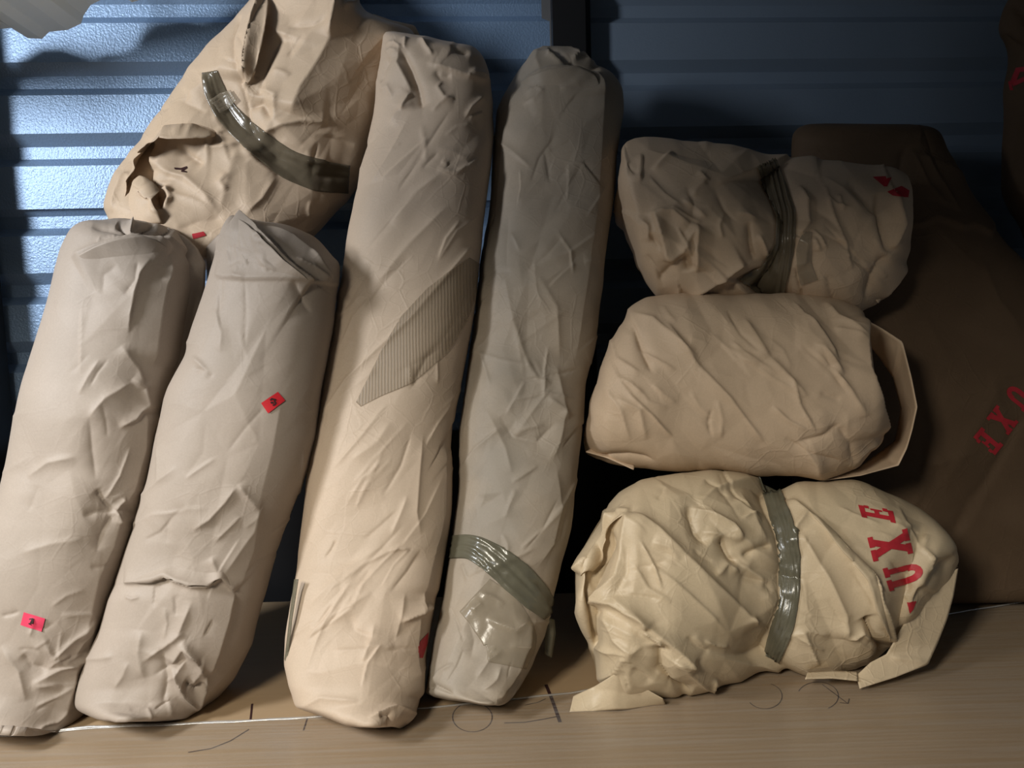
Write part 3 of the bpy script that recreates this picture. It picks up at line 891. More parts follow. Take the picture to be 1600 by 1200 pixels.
skin_sheet('paper_overlap', body, [(206, 872), (262, 862), (330, 868), (384, 880)], [(194, 911), (215, 910), (238, 907), (258, 899), (272, 908), (300, 917), (322, 917), (345, 902), (366, 925)], M['paper_pale'], b, (-0.008, 0.007), crumple_mm=1)
sheet('paper_flap', [(354, 358), (340, 368), (323, 386)], [(347, 400), (338, 420), (324, 441)], M['paper_pale'], b, [1.47, 1.49, 1.5], [1.46, 1.46, 1.5], 0.004, 1.0)
st = decal('sticker', body, [[(408, 630), (434, 612), (445, 626), (419, 646)]], M['sticker_red'], b, 0.002)
st['label'] = 'red paper sticker with a scribbled mark'
decal('pen_mark', body, [[(421, 625), (424, 622), (426, 624), (423, 627)], [(424, 622), (431, 624), (431, 626), (424, 625)], [(422, 628), (427, 628), (427, 631), (423, 631)],
                         [(429, 625), (432, 631), (430, 632), (427, 627)], [(425, 633), (431, 630), (431, 632), (427, 635)]], M['ink'], st, 0.0032)

# ---- third bundle, tall, ribbed tape patch
d = floor_depth(605, 1137)
b = bundle('tall warm tan paper bundle with a slanting ribbed tape patch, third from the left', 600, 1136)
spec = [(597, 1137, 610, 1136), (520, 1123, 640, 1115), (464, 1109, 647, 1100), (452, 1075, 652, 1075), (446, 1040, 661, 1035), (450, 995, 671, 990), (461, 925, 682, 920),
        (468, 880, 688, 875), (477, 790, 701, 790), (490, 690, 711, 690), (503, 605, 722, 600), (525, 486, 737, 490), (540, 386, 750, 386),
        (559, 267, 764, 267), (573, 199, 770, 200), (584, 157, 770, 158), (592, 114, 762, 126), (600, 90, 752, 92), (602, 73, 738, 74), (604, 56, 695, 65), (612, 49, 640, 53)]
cr = [([(628, 80), (643, 108), (655, 140), (661, 170)], -14, 6, 14, .12), ([(628, 72), (622, 100), (640, 135), (642, 145)], 9, 8, 12), ([(642, 144), (633, 158), (627, 172)], 7, 3, 8), ([(605, 84), (615, 80), (624, 84)], 4, 3, 3),
      ([(606, 70), (618, 68), (630, 78)], 5, 3, 4), ([(612, 92), (600, 110), (594, 130)], -7, 3, 6), ([(634, 60), (634, 78)], 5, 3, 4), ([(655, 62), (668, 78), (676, 88)], 7, 7, 3),
      ([(705, 72), (718, 82), (732, 86)], -7, 4, 5), ([(668, 100), (700, 112), (730, 125), (762, 132)], 8, 14, 4), ([(730, 122), (745, 118), (763, 130)], 5, 5, 4),
      ([(692, 128), (684, 138), (694, 155), (710, 158)], 6, 5, 8), ([(680, 112), (688, 122), (705, 120)], -5, 4, 6), ([(725, 185), (735, 168), (755, 150)], 5, 3, 7), ([(605, 190), (622, 172), (645, 158)], 4, 4, 9),
      ([(592, 140), (605, 135), (612, 150)], 4, 4, 5), ([(742, 90), (745, 110), (740, 118)], -5, 4, 4),
      ([(505, 645), (540, 590), (575, 556), (645, 492), (735, 385)], 3, 3, 5, .05), ([(683, 262), (712, 270), (742, 252)], 4, 3, 7), ([(700, 258), (690, 252)], 3, 3, 4),
      ([(610, 350), (650, 300), (690, 270)], 4, 6, 12), ([(590, 440), (640, 380), (700, 320)], 4, 8, 14), ([(570, 480), (600, 440), (640, 400)], -3, 8, 10),
      ([(640, 610), (665, 560), (685, 545)], -2.5, 3, 6), ([(682, 560), (684, 600)], 2.5, 2, 4), ([(640, 570), (644, 605)], 2.5, 2, 4),
      ([(662, 680), (655, 750), (650, 800), (655, 835)], 4, 5, 12), ([(700, 700), (690, 800), (672, 870), (660, 930)], 6, 26, 22, .08),
      ([(675, 945), (650, 960), (625, 973)], 8, 3, 9), ([(660, 925), (657, 950), (672, 945)], 5, 4, 5), ([(655, 940), (650, 1000), (648, 1060), (646, 1090)], 7, 14, 18, .1),
      ([(475, 1010), (500, 975), (540, 950), (580, 925)], 5, 7, 14), ([(480, 950), (540, 890), (600, 850)], 4, 9, 16), ([(550, 720), (590, 690), (610, 660)], 3, 6, 12),
      ([(545, 960), (555, 985), (585, 1000)], -3, 6, 10), ([(565, 1040), (580, 1000), (585, 975)], 4, 5, 10), ([(455, 1045), (500, 1050), (570, 1035), (645, 1055)], -3, 12, 16),
      ([(575, 1125), (615, 1108), (640, 1110), (630, 1122), (606, 1136)], 6, 3, 3), ([(590, 1121), (606, 1118), (604, 1134)], -7, 3, 3), ([(465, 1108), (500, 1090), (560, 1096)], 4, 5, 7)]
body = loft('paper_wrapper', rows_of(spec, [(0, d), (3, d + .05), (14, 1.60), (20, 1.66)]), 0.10, 0.07, M['paper_warm'], b, cr,
            crumple=((40, -52, 3.0, 3.5), (200, -52, 3.0, 1.3)), seed=37, cap0=15, cap1=55, e=0.8,
            rnd=[(470, 750, 200, 1050, 46, -52, 9, (60, 190), (1, 3.2), (2.0, 9.6)), (470, 650, 850, 1110, 16, -40, 25, (30, 90), (1, 3.5), (2.0, 8.0)), (600, 760, 70, 260, 14, -40, 50, (20, 60), (1, 3.5), (1.5, 5.6))])
tp = strip('tape_patch', body, [(560, 632, 10), (585, 606, 34), (622, 572, 72), (664, 522, 92), (700, 474, 80), (730, 428, 44), (742, 408, 20)], M['tape_ribbed'], b, 0.0012, 0)
tp['label'] = 'clear ribbed tape patch'
sheet('seam_tape', [(460, 905), (452, 970), (445, 1030)], [(466, 905), (456, 970), (449, 1040)], M['tape_grey'], b, [1.27, 1.25, 1.24], [1.262, 1.242, 1.232], 0, 0, step=3)
for q in ([[(669, 988), (667, 1008), (653, 1020), (656, 1002)]], ):
    lt = decal('printed_letter', body, q + [[(653, 1010), (667, 1006), (660, 1028), (655, 1028)]], M['red_ink'], b, 0.001)
    lt['label'] = 'edge of a red printed letter'

# ---- fourth bundle, greyer paper
d = floor_depth(770, 1103)
b = bundle('tall greyish paper bundle with an olive tape band near its foot', 770, 1102)
spec = [(762, 1103, 778, 1102), (700, 1091, 797, 1096), (664, 1083, 815, 1075), (668, 1050, 835, 1042), (678, 985, 855, 985), (686, 935, 864, 935), (694, 880, 874, 880),
        (702, 825, 889, 825), (713, 750, 897, 750), (722, 675, 905, 675), (731, 600, 913, 600), (740, 540, 928, 545), (754, 434, 943, 434), (764, 334, 953, 334),
        (770, 230, 962, 230), (774, 175, 968, 172), (784, 145, 965, 140), (800, 115, 952, 117), (820, 93, 925, 100), (838, 79, 906, 85), (848, 72, 893, 73)]
cr = [([(812, 126), (835, 118), (860, 112), (900, 108), (930, 118), (938, 132), (940, 152)], 7, 2.5, 30, .08),
      ([(856, 75), (872, 88), (888, 101), (915, 108), (935, 112)], -12, 5, 5, .15), ([(855, 73), (858, 90), (872, 100), (885, 104)], 6, 6, 4), ([(842, 76), (838, 95), (846, 112)], 3, 5, 7),
      ([(890, 75), (898, 80), (902, 90), (893, 96)], 8, 3, 4), ([(905, 86), (918, 98), (930, 104)], 7, 3, 4), ([(856, 84), (866, 92), (878, 94)], 4, 2, 3),
      ([(800, 125), (794, 180), (784, 270), (772, 380), (760, 480), (745, 580)], 7, 22, 12, .08), ([(940, 120), (938, 220), (930, 330), (915, 450), (900, 560)], 6, 18, 24, .1),
      ([(820, 145), (840, 138), (848, 145), (835, 158)], 3, 2, 4), ([(818, 162), (838, 155)], 3, 2, 3), ([(875, 140), (890, 138), (905, 130)], 3, 3, 6),
      ([(820, 560), (840, 590), (862, 600)], 4, 4, 9), ([(870, 570), (880, 640), (872, 690), (862, 720)], 7, 8, 14), ([(855, 620), (878, 640), (885, 655)], 6, 5, 7), ([(780, 650), (800, 680), (840, 690), (868, 660)], -6, 9, 14),
      ([(760, 640), (790, 700), (800, 740)], 3, 7, 10), ([(868, 730), (872, 790), (862, 850), (838, 890)], 6, 9, 16), ([(740, 560), (735, 640), (725, 700)], 3, 7, 12),
      ([(840, 430), (870, 480), (875, 560)], 4, 8, 14), ([(790, 430), (805, 510), (820, 590)], 3, 8, 12),
      ([(825, 900), (852, 945), (862, 972)], 5, 5, 9), ([(828, 965), (805, 985), (780, 975), (760, 965)], 6, 6, 9), ([(830, 970), (862, 972)], 4, 2, 5), ([(828, 968), (826, 1000), (810, 1045), (790, 1075), (772, 1100)], 9, 7, 20, .1),
      ([(730, 960), (740, 1000), (735, 1030)], -4, 10, 14), ([(745, 1060), (765, 1030), (785, 1015)], 4, 4, 8), ([(755, 1080), (775, 1060), (782, 1040)], 4, 4, 7),
      ([(665, 1080), (680, 1070), (710, 1085)], -6, 3, 4), ([(785, 1085), (805, 1065), (815, 1050)], -6, 3, 4), ([(795, 1092), (808, 1070), (818, 1058)], 5, 2, 3)]
body = loft('paper_wrapper', rows_of(spec, [(0, d), (3, d + .05), (14, 1.63), (20, 1.69)]), 0.10, 0.07, M['paper_grey'], b, cr,
            crumple=((45, -70, 2.0, 4.5), (320, -60, 1.6, 1.8)), seed=41, cap0=15, cap1=60, e=0.84,
            rnd=[(720, 940, 200, 900, 60, -62, 35, (30, 110), (1, 3.2), (1.5, 8.0)), (680, 850, 850, 1080, 20, -50, 50, (20, 70), (1, 3.5), (1.5, 6.4))])
tp = strip('tape_band', body, [(700, 856, 34), (735, 852, 38), (770, 872, 46), (805, 900, 52), (838, 934, 46), (860, 958, 30)], M['tape_grey'], b, 0.0016, 1.4, 8)
tp['label'] = 'olive packing tape with pleats'
strip('tape_patch', body, [(742, 930, 70), (775, 960, 84), (800, 1000, 84), (792, 1040, 60)], M['tape_clear'], b, 0.001, 0.0, 9)
skin_sheet('paper_overlap', body, [(798, 160), (860, 150), (938, 170)], [(812, 127), (835, 118), (860, 112), (900, 108), (930, 118), (939, 135)], M['paper_grey'], b, (-0.008, 0.010), crumple_mm=1)
sheet('torn_tape_end', [(853, 965), (850, 995), (852, 1022)], [(866, 968), (868, 990), (862, 1028)], M['tape_grey'], b, [1.33, 1.32, 1.31], [1.335, 1.325, 1.315], 0.004, 3.0, 6, step=3)
sheet('paper_flap', [(664, 1083), (690, 1094), (715, 1094)], [(668, 1070), (690, 1076), (716, 1090)], M['paper_grey'], b, [1.30, 1.30, 1.29], [1.33, 1.33, 1.31], 0, 1, step=3)

# ---- big bundle leaning behind the two leftmost ones
b = bundle('bulky taped paper bundle lying up against the wall behind the two leftmost bundles', 340, 400, depth=1.66)
spec = [(262, 418, 300, 424), (200, 380, 400, 412), (181, 327, 470, 385), (187, 293, 500, 362), (212, 240, 545, 318), (250, 187, 575, 265), (293, 130, 600, 200),
        (337, 67, 628, 125), (383, 20, 657, 58), (404, -2, 645, 38), (428, -30, 588, 23), (452, -60, 556, 2), (490, -78, 530, -40)]
cr = [([(418, -40), (412, 10), (402, 50), (392, 95), (388, 128)], 26, 3, 30, .06), ([(383, 30), (371, 66), (376, 100), (381, 137), (388, 187), (398, 212)], -7, 2, 7, .08), ([(388, 130), (379, 134)], 8, 3, 3),
      ([(530, -10), (527, 25), (516, 62), (495, 100), (470, 140), (455, 180)], 20, 34, 44, .08), ([(528, -10), (522, 30), (514, 60)], 10, 3, 12), ([(440, 50), (420, 100), (402, 150)], -12, 22, 16, .1),
      ([(325, 130), (370, 190), (430, 240), (500, 275), (560, 285)], -20, 46, 40, .1), ([(450, 40), (490, 42), (515, 35)], -6, 7, 9), ([(425, 108), (440, 112), (455, 120)], 4, 3, 6),
      ([(408, 208), (440, 196), (470, 190), (512, 192)], 9, 20, 4, .1), ([(385, 165), (410, 160), (425, 186)], -10, 8, 5), ([(398, 135), (430, 150), (428, 186)], 8, 8, 6),
      ([(440, 235), (480, 250), (520, 252)], 6, 5, 6), ([(330, 212), (300, 211), (264, 214), (246, 236), (234, 262)], 16, 22, 3, .06), ([(250, 225), (236, 250), (233, 280), (243, 305), (252, 330)], -18, 5, 10, .08),
      ([(205, 272), (190, 310), (184, 335)], 8, 4, 10), ([(203, 274), (226, 296), (246, 322), (250, 340)], 9, 8, 6), ([(262, 290), (268, 310), (258, 330)], 9, 3, 5), ([(245, 302), (262, 296), (270, 298)], 6, 4, 4), ([(282, 232), (300, 245), (318, 257)], -7, 5, 9),
      ([(245, 268), (290, 278), (320, 305), (342, 335)], 9, 12, 8), ([(318, 230), (345, 228), (370, 220)], 8, 6, 10), ([(372, 222), (360, 265), (352, 300), (345, 330)], 6, 14, 18), ([(355, 270), (345, 285), (355, 300)], 5, 4, 6),
      ([(375, 222), (400, 250), (432, 272)], 8, 5, 14), ([(432, 272), (410, 310), (385, 335)], 7, 8, 20), ([(262, 300), (300, 312), (335, 330)], 4, 5, 8), ([(278, 358), (310, 345), (350, 340)], -6, 9, 12),
      ([(300, 145), (290, 160), (320, 175)], -5, 7, 9), ([(330, 175), (345, 200), (320, 215)], 4, 6, 9), ([(560, -5), (553, 12), (535, 20)], 8, 3, 6)]
body = loft('paper_wrapper', rows_of(spec, [(0, 1.60), (4, 1.67), (12, 1.74)], [(0, 1.60), (4, 1.70), (12, 1.78)]), 0.13, 0.11, M['paper_tan'], b, cr,
            crumple=((40, -45, 1.5, 8), (160, -40, 1.4, 1.8)), seed=53, gain=1.3, cap0=60, cap1=60, nf=240, step=2.5, e=.9,
            rnd=[(220, 560, 60, 360, 22, -30, 50, (25, 80), (1.5, 5), (2.0, 9.6))])
tp = strip('tape_band', body, [(328, 112, 24), (334, 140, 34), (350, 172, 36), (378, 202, 38), (415, 232, 42), (450, 258, 46), (500, 276, 50), (545, 280, 44)], M['tape'], b, 0.0012, 0.9, 12)
tp['label'] = 'brown pleated packing tape'
strip('tape_tab', body, [(335, 168, 26), (352, 158, 30), (368, 148, 18)], M['tape_clear'], b, 0.004, 2.2, 14)
sheet('paper_flap', [(583, 22), (612, 32), (648, 40), (657, 58)], [(575, 60), (600, 72), (630, 70), (650, 66)], M['paper_tan'], b, [1.74, 1.76, 1.78, 1.78], [1.72, 1.73, 1.76, 1.78], 0.004, 3)
skin_sheet('paper_fold', body, [(345, 196), (300, 185), (255, 190), (216, 242), (192, 292), (186, 322)], [(334, 214), (300, 212), (264, 216), (242, 242), (215, 266), (200, 300)], M['paper_tan'], b, (-0.008, 0.034))
skin_sheet('paper_fold', body, [(194, 300), (190, 325), (196, 350)], [(212, 276), (238, 310), (254, 350)], M['paper_tan'], b, (-0.008, 0.026), crumple_mm=3, seed=17)
skin_sheet('paper_fold', body, [(392, 20), (372, 62), (368, 110)], [(418, -6), (404, 50), (388, 132)], M['paper_tan'], b, (-0.008, 0.022))
lt = decal('printed_letter', body, [[(300, 366), (318, 362), (322, 368), (302, 374)]], M['red_ink'], b, .001); lt['label'] = 'edge of a red printed letter'
decal('tear', body, [[(272, 262), (284, 263), (284, 266), (273, 265)], [(283, 263), (292, 260), (293, 263), (285, 268)], [(284, 266), (292, 268), (291, 270), (283, 269)]], M['ink'], b, .001)

# ================================================================== STACK ON THE RIGHT
# ---- lowest
b = bundle('golden brown paper bundle at the bottom of the stack, waist pinched by tape', 1150, 1070)
spec = [(899, 895, 900, 940), (914, 855, 906, 965), (936, 814, 932, 1020), (970, 768, 938, 1060), (1000, 748, 975, 1098), (1050, 740, 1054, 1098), (1119, 738, 1119, 1082),
        (1190, 741, 1188, 1057), (1260, 748, 1258, 1057), (1341, 759, 1325, 1053), (1400, 780, 1362, 1040), (1440, 805, 1388, 1015), (1470, 838, 1408, 985), (1490, 866, 1440, 955), (1497, 886, 1480, 920)]
dR = [(0, 1.36), (1, 1.34)] + [(i, floor_depth(spec[i][2], spec[i][3]) + (.012 if 4 <= i <= 9 else -0.02)) for i in range(2, 12)] + [(12, 1.36), (14, 1.38)]
dL = [(0, 1.37), (3, 1.44), (10, 1.47), (14, 1.41)]
cr = [([(1192, 738), (1205, 780), (1222, 830), (1230, 880), (1228, 940), (1212, 1000), (1195, 1050)], -30, 30, 36, .02),
      ([(966, 806), (945, 840), (925, 868), (904, 898)], 16, 3, 20, .08), ([(968, 802), (990, 803)], 8, 6, 6), ([(991, 804), (975, 850), (965, 900), (945, 930), (930, 940)], 15, 14, 18, .1), ([(958, 830), (935, 880), (928, 925)], -12, 8, 9),
      ([(924, 880), (922, 940), (932, 1010)], -14, 3, 7, .1), ([(991, 804), (1030, 828), (1075, 872), (1120, 915), (1160, 950), (1190, 982)], 9, 7, 22, .08), ([(1190, 982), (1175, 962)], 6, 3, 4),
      ([(1000, 870), (1050, 905), (1110, 960), (1140, 992)], 3.5, 2.5, 8), ([(990, 880), (1015, 920), (1050, 940)], 4, 3, 10),
      ([(1075, 788), (1090, 830), (1110, 850)], -12, 10, 8), ([(1080, 790), (1110, 800), (1145, 820), (1162, 845)], 9, 6, 10), ([(1104, 828), (1135, 836), (1160, 845)], 7, 10, 3), ([(1132, 834), (1148, 868), (1160, 880)], -13, 4, 8),
      ([(1165, 868), (1185, 856), (1210, 848)], -10, 5, 7), ([(1162, 880), (1190, 900), (1205, 915)], 7, 8, 6), ([(1120, 900), (1140, 880), (1160, 895)], 8, 6, 8), ([(1160, 900), (1200, 910), (1212, 930)], -6, 8, 10),
      ([(930, 940), (960, 944), (1000, 972), (1008, 985)], 13, 10, 5, .1), ([(963, 932), (1000, 970), (1040, 1000), (1085, 1040)], 11, 12, 8, .1), ([(1000, 985), (1028, 1002), (1034, 1012)], 9, 5, 3), ([(945, 950), (965, 1000), (985, 1018), (1003, 1008)], 8, 5, 9),
      ([(1032, 1005), (1034, 1045), (1050, 1070), (1082, 1086)], -16, 7, 12, .1), ([(1050, 1030), (1090, 1062), (1115, 1084)], 9, 12, 5), ([(1122, 1064), (1114, 1084)], 8, 5, 5), ([(1050, 1030), (1085, 1038)], 6, 5, 6),
      ([(935, 1060), (960, 1050), (975, 1030), (960, 1060)], 7, 4, 7), ([(930, 1010), (950, 1018), (985, 1022)], 5, 4, 5),
      ([(1235, 768), (1262, 797), (1300, 840), (1328, 868), (1360, 903), (1374, 955), (1393, 1010)], 14, 6, 16, .06), ([(1262, 797), (1246, 818), (1240, 850)], 9, 8, 6),
      ([(1250, 830), (1290, 900), (1318, 960), (1322, 1000)], 13, 16, 14, .1), ([(1350, 960), (1368, 1000), (1385, 1012)], -16, 6, 6, .1), ([(1322, 1000), (1345, 985), (1362, 1000)], 8, 5, 7), ([(1255, 985), (1270, 1020), (1280, 1040)], 7, 5, 9),
      ([(1230, 1000), (1262, 985), (1300, 995)], 5, 6, 8), ([(1400, 790), (1402, 820), (1430, 850), (1455, 870)], 6, 8, 12), ([(1448, 838), (1446, 860), (1468, 880)], 5, 4, 6), ([(1495, 870), (1468, 895), (1440, 925), (1420, 950)], -9, 10, 10),
      ([(1160, 760), (1180, 800), (1205, 850)], 5, 7, 14), ([(1150, 775), (1195, 810)], 5, 4, 8)]
body = loft('paper_wrapper', rows_of(spec, dL, dR), 0.135, 0.12, M['paper_gold'], b, cr, crumple=((40, 45, 1.8, 8), (220, 45, 1.8, 2.2)), seed=61, gain=1.3, cap0=70, cap1=80, nf=260, step=2.4, e=.92,
            rnd=[(930, 1200, 760, 1080, 22, 45, 30, (25, 90), (1.5, 5), (2.0, 8.8)), (1240, 1480, 770, 1040, 18, 55, 30, (25, 80), (1.5, 4), (2.0, 8.0))])
tp = strip('tape_band', body, [(1195, 742, 22), (1212, 785, 30), (1228, 830, 36), (1234, 880, 34), (1234, 930, 30), (1222, 985, 34), (1206, 1030, 26)], M['tape_grey'], b, 0.0018, 3.2, 16, 3.0)
tp['label'] = 'olive tape twisted round the waist'
for g, og, rt, up in (('E', (1400, 818), (-9, -30), (-54, -10)), ('X', (1426, 864), (-12, -48), (-62, 14)), ('U', (1447, 908), (-14, -45), (-58, 16)), ('L', (1440, 958), (-8, -30), (-34, 8))):
    if g == 'L':
        lt = decal('printed_letter', body, [[(1417, 941), (1431, 939), (1426, 952), (1421, 958)]], M['red_ink'], b, .0014)
    else:
        lt = lettering('printed_letter', body, g, og, rt, up, b, 0.0014)
    lt['label'] = 'red printed letter ' + g
skin_sheet('paper_fold', body, [(990, 780), (955, 805), (920, 850), (905, 880)], [(972, 806), (948, 842), (928, 872), (908, 900)], M['paper_gold'], b, (-0.008, 0.020), crumple_mm=1)
skin_sheet('paper_fold', body, [(1272, 786), (1338, 858), (1374, 895), (1386, 950), (1402, 1002)], [(1262, 797), (1323, 865), (1360, 903), (1374, 955), (1392, 1008)], M['paper_gold'], b, (-0.008, 0.016), crumple_mm=1)
sheet('paper_flap', [(1497, 888), (1490, 930), (1480, 967), (1465, 1005), (1450, 1038), (1400, 1058), (1343, 1076)], [(1462, 905), (1430, 945), (1412, 975), (1395, 1005), (1385, 1022), (1360, 1035), (1338, 1056)],
      M['paper_gold'], b, [1.38, 1.36, 1.34, 1.32, 1.30, 1.28, 1.262], [1.36, 1.335, 1.315, 1.305, 1.30, 1.295, 1.285], 0.0, 3, 7, creases=[([(1450, 1036), (1425, 1030), (1390, 1026)], 6, 5, 3)])
sheet('paper_tail', [(890, 1113), (930, 1111), (980, 1108), (1040, 1101)], [(896, 1088), (930, 1072), (965, 1050), (1036, 1092)], M['paper_gold'], b,
      [floor_depth(890, 1113)] + [floor_depth(x, y) for x, y in ((930, 1111), (980, 1108), (1040, 1101))], [1.255, 1.25, 1.225, 1.225], 0.002, 7, 8, step=3)
sheet('paper_flap', [(1258, 1061), (1300, 1060), (1340, 1064)], [(1262, 1050), (1300, 1048), (1340, 1050)], M['paper_gold'], b, [1.265, 1.27, 1.27], [1.29, 1.29, 1.29], 0, 1, 9, step=3)

# ---- middle
b = bundle('smooth brown paper bundle in the middle of the stack, its right end folded open', 1150, 742, depth=1.43)
spec = [(912, 690, 914, 704), (922, 630, 930, 716), (943, 565, 952, 726), (961, 529, 975, 731), (988, 488, 1000, 736), (1012, 475, 1030, 739), (1100, 473, 1100, 742), (1200, 472, 1200, 746),
        (1276, 473, 1282, 750), (1310, 480, 1312, 747), (1343, 494, 1336, 735), (1352, 520, 1362, 705), (1362, 580, 1377, 672), (1368, 615, 1376, 645)]
cr = [([(1345, 498), (1346, 540), (1356, 600), (1366, 640), (1378, 676)], 10, 4, 26, .08), ([(985, 500), (1005, 550), (1020, 582)], -7, 8, 5), ([(985, 490), (1020, 500), (1060, 535), (1090, 560)], 5, 5, 9),
      ([(1040, 505), (1090, 570), (1140, 620), (1195, 692)], 4, 3, 10, .1), ([(1255, 495), (1280, 525), (1305, 568)], 6, 4, 12), ([(1270, 540), (1300, 570), (1312, 588)], 6, 5, 6), ([(1285, 476), (1305, 500), (1345, 530)], 7, 10, 5),
      ([(1300, 515), (1330, 525), (1345, 535)], 4, 4, 6), ([(1290, 575), (1322, 610), (1345, 650)], 5, 6, 12), ([(1110, 520), (1150, 560), (1185, 570)], 4, 7, 12), ([(1160, 500), (1200, 560)], 4, 7, 10),
      ([(960, 620), (1000, 640), (1010, 690)], 5, 7, 12), ([(940, 600), (970, 640), (985, 690)], 4, 6, 12), ([(1248, 690), (1285, 680), (1310, 660)], -5, 5, 8), ([(1308, 665), (1330, 695), (1335, 730)], -5, 8, 7), ([(1250, 690), (1275, 725), (1282, 748)], 5, 9, 6),
      ([(1330, 735), (1345, 710), (1375, 680)], 6, 6, 8), ([(1200, 560), (1240, 600), (1260, 620)], 4, 5, 10), ([(930, 715), (980, 715), (1020, 724)], -7, 6, 5)]
dR = [(0, 1.52), (2, 1.46), (5, 1.43), (8, 1.42), (10, 1.44), (13, 1.50)]
dL = [(0, 1.53), (3, 1.54), (6, 1.55), (10, 1.54), (13, 1.52)]
body = loft('paper_wrapper', rows_of(spec, dL, dR), 0.13, 0.11, M['paper_tan'], b, cr, crumple=((36, 45, 2.0, 5), (200, 48, 2.0, 1.6)), seed=71, gain=1.5, cap0=80, cap1=60, nf=240, step=2.6, e=.9,
            rnd=[(960, 1340, 490, 720, 30, 48, 22, (30, 100), (1.2, 4), (2.0, 8.8))])
sheet('end_flap', [(1346, 496), (1376, 512), (1410, 534), (1424, 590), (1433, 636), (1425, 672), (1417, 700), (1404, 727), (1345, 743), (1285, 751)],
      [(1352, 530), (1375, 560), (1396, 590), (1402, 615), (1408, 640), (1404, 660), (1398, 690), (1376, 706), (1340, 733), (1290, 748)], M['paper_tan'], b,
      [1.50, 1.50, 1.48, 1.46, 1.44, 1.44, 1.435, 1.43, 1.425, 1.42], [1.53, 1.55, 1.55, 1.55, 1.55, 1.55, 1.54, 1.52, 1.46, 1.43], 0.0, 9, 11,
      creases=[([(1407, 532), (1395, 590), (1390, 615)], 12, 4, 8), ([(1432, 636), (1405, 690)], 6, 5, 5), ([(1417, 698), (1395, 705)], 6, 4, 4)])
sheet('paper_flap', [(915, 706), (950, 716), (990, 734)], [(925, 700), (955, 708), (992, 728)], M['paper_tan'], b, [1.46, 1.43, 1.42], [1.48, 1.45, 1.43], 0, 1, 3, step=3)

# ---- top
b = bundle('dark brown paper bundle on top of the stack, crumpled tape round its middle', 1150, 472, depth=1.54)
spec = [(958, 332, 960, 346), (963, 270, 970, 378), (972, 234, 985, 402), (990, 230, 1002, 442), (1025, 227, 1025, 466), (1100, 229, 1100, 472), (1150, 240, 1150, 473), (1200, 254, 1200, 473),
        (1275, 260, 1275, 474), (1340, 270, 1340, 475), (1372, 273, 1370, 471), (1394, 277, 1390, 450), (1417, 296, 1409, 408), (1422, 318, 1420, 372), (1424, 336, 1423, 350)]
cr = [([(1196, 254), (1215, 295), (1232, 340), (1226, 390), (1205, 440), (1180, 470)], -22, 30, 34, .02), ([(1019, 328), (1030, 365), (1041, 407)], 10, 14, 4, .1), ([(1041, 407), (1065, 392), (1078, 368), (1090, 350)], 9, 10, 8, .1),
      ([(1090, 350), (1086, 385), (1087, 422)], 10, 16, 4), ([(1068, 395), (1076, 420)], -8, 5, 6), ([(1019, 328), (1050, 330), (1078, 352)], 7, 6, 16), ([(1000, 342), (1012, 352), (1015, 378)], 6, 5, 6), ([(1015, 365), (1035, 390)], -5, 4, 4),
      ([(1030, 440), (1050, 412), (1070, 392)], -7, 8, 8), ([(1082, 460), (1095, 445), (1130, 432), (1166, 410)], 11, 14, 5, .08), ([(1135, 452), (1165, 440), (1195, 428)], -7, 5, 7), ([(1172, 345), (1175, 380), (1182, 412)], -8, 5, 6), ([(1188, 365), (1200, 390), (1208, 410)], 6, 5, 4),
      ([(1253, 282), (1266, 310), (1267, 345), (1250, 368)], 9, 4, 12), ([(1292, 285), (1305, 330), (1325, 385), (1332, 425)], 5, 3, 9), ([(1328, 280), (1355, 310), (1372, 335)], -10, 9, 7), ([(1372, 300), (1376, 345), (1384, 385), (1392, 395)], -12, 9, 5), ([(1396, 300), (1402, 350), (1388, 392)], 9, 8, 6),
      ([(1385, 395), (1372, 420), (1350, 465)], -8, 6, 8), ([(1409, 408), (1392, 440), (1372, 470)], 8, 4, 8), ([(1240, 365), (1262, 380), (1258, 410), (1245, 420)], 5, 4, 5), ([(1247, 422), (1252, 450), (1258, 470)], -5, 3, 4), ([(1090, 270), (1105, 285)], 4, 4, 6)]
dR = [(0, 1.62), (3, 1.56), (5, 1.54), (9, 1.53), (12, 1.58), (14, 1.61)]
dL = [(0, 1.63), (4, 1.65), (10, 1.64), (14, 1.62)]
body = loft('paper_wrapper', rows_of(spec, dL, dR), 0.14, 0.08, M['paper_tan'], b, cr, crumple=((34, 60, 1.6, 6), (180, 55, 1.6, 1.8)), seed=83, gain=1.7, cap0=80, cap1=60, nf=240, step=2.6, e=.9,
            rnd=[(980, 1190, 250, 460, 16, 60, 40, (25, 80), (1.5, 4.5), (2.0, 8.0)), (1250, 1400, 280, 460, 14, 65, 25, (25, 90), (1.2, 4), (2.0, 8.0))])
tp = strip('tape_band', body, [(1196, 256, 30), (1212, 295, 36), (1228, 335, 34), (1226, 385, 34), (1208, 430, 50), (1185, 462, 84)], M['tape'], b, 0.0018, 3.6, 18, 3.0)
tp['label'] = 'brown tape crumpled into many pleats'
strip('tape_tab', body, [(1262, 362, 14), (1256, 390, 24), (1256, 412, 22), (1266, 440, 26)], M['tape_clear'], b, 0.0016, 2.0, 21, 3.0)
for q in ([[(1363, 277), (1384, 276), (1388, 288), (1380, 291)], [(1386, 279), (1393, 278), (1386, 292), (1380, 292)]], [[(1386, 300), (1408, 291), (1420, 298), (1418, 309)], [(1386, 300), (1400, 300), (1416, 309), (1395, 306)]]):
    lt = decal('printed_letter', body, q, M['red_ink'], b, .0014); lt['label'] = 'part of a red printed letter'
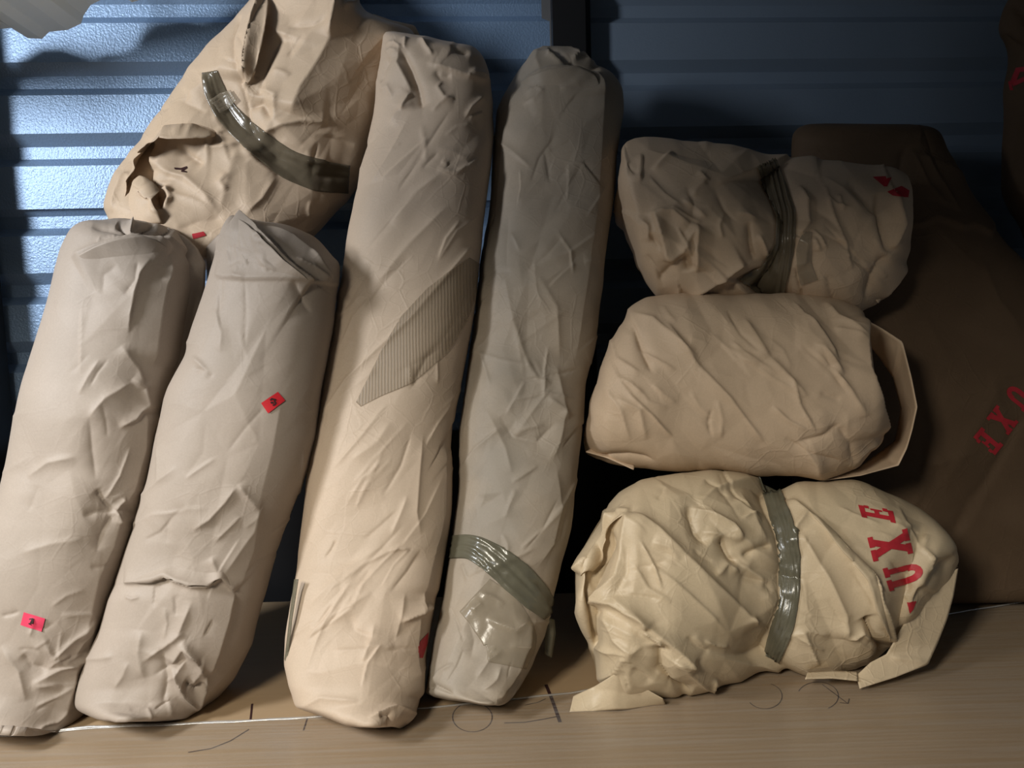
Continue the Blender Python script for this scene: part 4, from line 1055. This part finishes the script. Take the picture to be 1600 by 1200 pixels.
sheet('paper_flap', [(1372, 474), (1392, 450), (1409, 407)], [(1366, 466), (1380, 440), (1395, 412)], M['paper_tan'], b, [1.54, 1.56, 1.585], [1.535, 1.545, 1.57], 0, 1, 3, step=3)

# ================================================================== BACK RIGHT
b = bundle('wide dark paper sack in the right background, red letters upside down on it', 1480, 938)
spec = [(1300, 952, 1690, 938), (1258, 935, 1722, 922), (1240, 850, 1735, 850), (1236, 700, 1730, 700), (1236, 500, 1690, 500), (1238, 410, 1602, 412), (1240, 365, 1557, 366), (1240, 300, 1509, 300),
        (1240, 240, 1472, 238), (1241, 207, 1462, 204), (1252, 197, 1445, 197), (1290, 193, 1420, 194)]
d = floor_depth(1480, 942)
cr = [([(1425, 352), (1445, 350), (1465, 340), (1487, 347), (1505, 355), (1522, 352), (1552, 366)], 8, 26, 2, .04), ([(1418, 230), (1410, 245), (1405, 290)], -5, 5, 7), ([(1440, 233), (1460, 270), (1500, 330)], 5, 5, 8), ([(1425, 235), (1450, 290), (1480, 320)], 4, 4, 8),
      ([(1240, 216), (1300, 222), (1380, 228), (1465, 228)], 3, 12, 3), ([(1600, 650), (1580, 690), (1545, 750), (1510, 800), (1490, 840)], -7, 5, 14, .1), ([(1560, 600), (1520, 680), (1470, 760)], 6, 20, 20), ([(1535, 400), (1560, 470), (1600, 520)], 4, 12, 16)]
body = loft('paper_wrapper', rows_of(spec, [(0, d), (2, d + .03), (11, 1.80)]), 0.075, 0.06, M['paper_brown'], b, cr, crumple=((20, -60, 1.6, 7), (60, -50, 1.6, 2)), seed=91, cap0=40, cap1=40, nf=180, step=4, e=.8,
            rnd=[(1400, 1600, 200, 900, 26, 60, 30, (40, 130), (1, 3.5), (2.5, 11.2))])
for g, og, rt, up in (('E', (1527, 667), (-21, 26), (34, 28)), ('X', (1551, 632), (-21, 27), (34, 27)), ('U', (1576, 596), (-21, 28), (33, 26))):
    og = (og[0] + 6, og[1] + 0)
    lt = lettering('printed_letter', body, g, og, rt, up, b, 0.0014); lt['label'] = 'red printed letter ' + g

b = bundle('narrow upright paper bundle cut off by the right picture edge', 1690, 930)
spec = [(1660, 905, 1760, 905), (1645, 880, 1790, 880), (1635, 700, 1800, 700), (1622, 480, 1790, 480), (1600, 358, 1760, 400), (1581, 322, 1740, 330), (1574, 297, 1735, 297), (1575, 175, 1725, 175), (1572, 140, 1722, 140), (1579, 105, 1720, 105),
        (1577, 77, 1715, 77), (1563, 58, 1712, 60), (1562, 44, 1710, 46), (1570, 17, 1706, 18), (1580, 0, 1700, 0), (1600, -30, 1680, -30), (1635, -45, 1650, -45)]
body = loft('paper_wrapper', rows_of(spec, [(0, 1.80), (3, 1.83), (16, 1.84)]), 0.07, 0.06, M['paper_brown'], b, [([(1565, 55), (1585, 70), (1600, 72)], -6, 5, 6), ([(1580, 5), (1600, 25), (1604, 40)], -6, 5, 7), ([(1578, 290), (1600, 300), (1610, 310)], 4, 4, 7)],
            crumple=((20, -60, 1.6, 6), (60, -50, 1.6, 2)), seed=97, cap0=40, cap1=40, nf=120, step=4)
lt = decal('printed_letter', body, [[(1579, 128), (1588, 106), (1596, 108), (1585, 136)], [(1588, 106), (1604, 104), (1604, 112), (1590, 113)], [(1585, 128), (1600, 120), (1602, 127), (1587, 134)], [(1576, 128), (1580, 126), (1584, 141), (1579, 141)]], M['red_ink'], b, .0014)
lt['label'] = 'edge of a red printed letter'
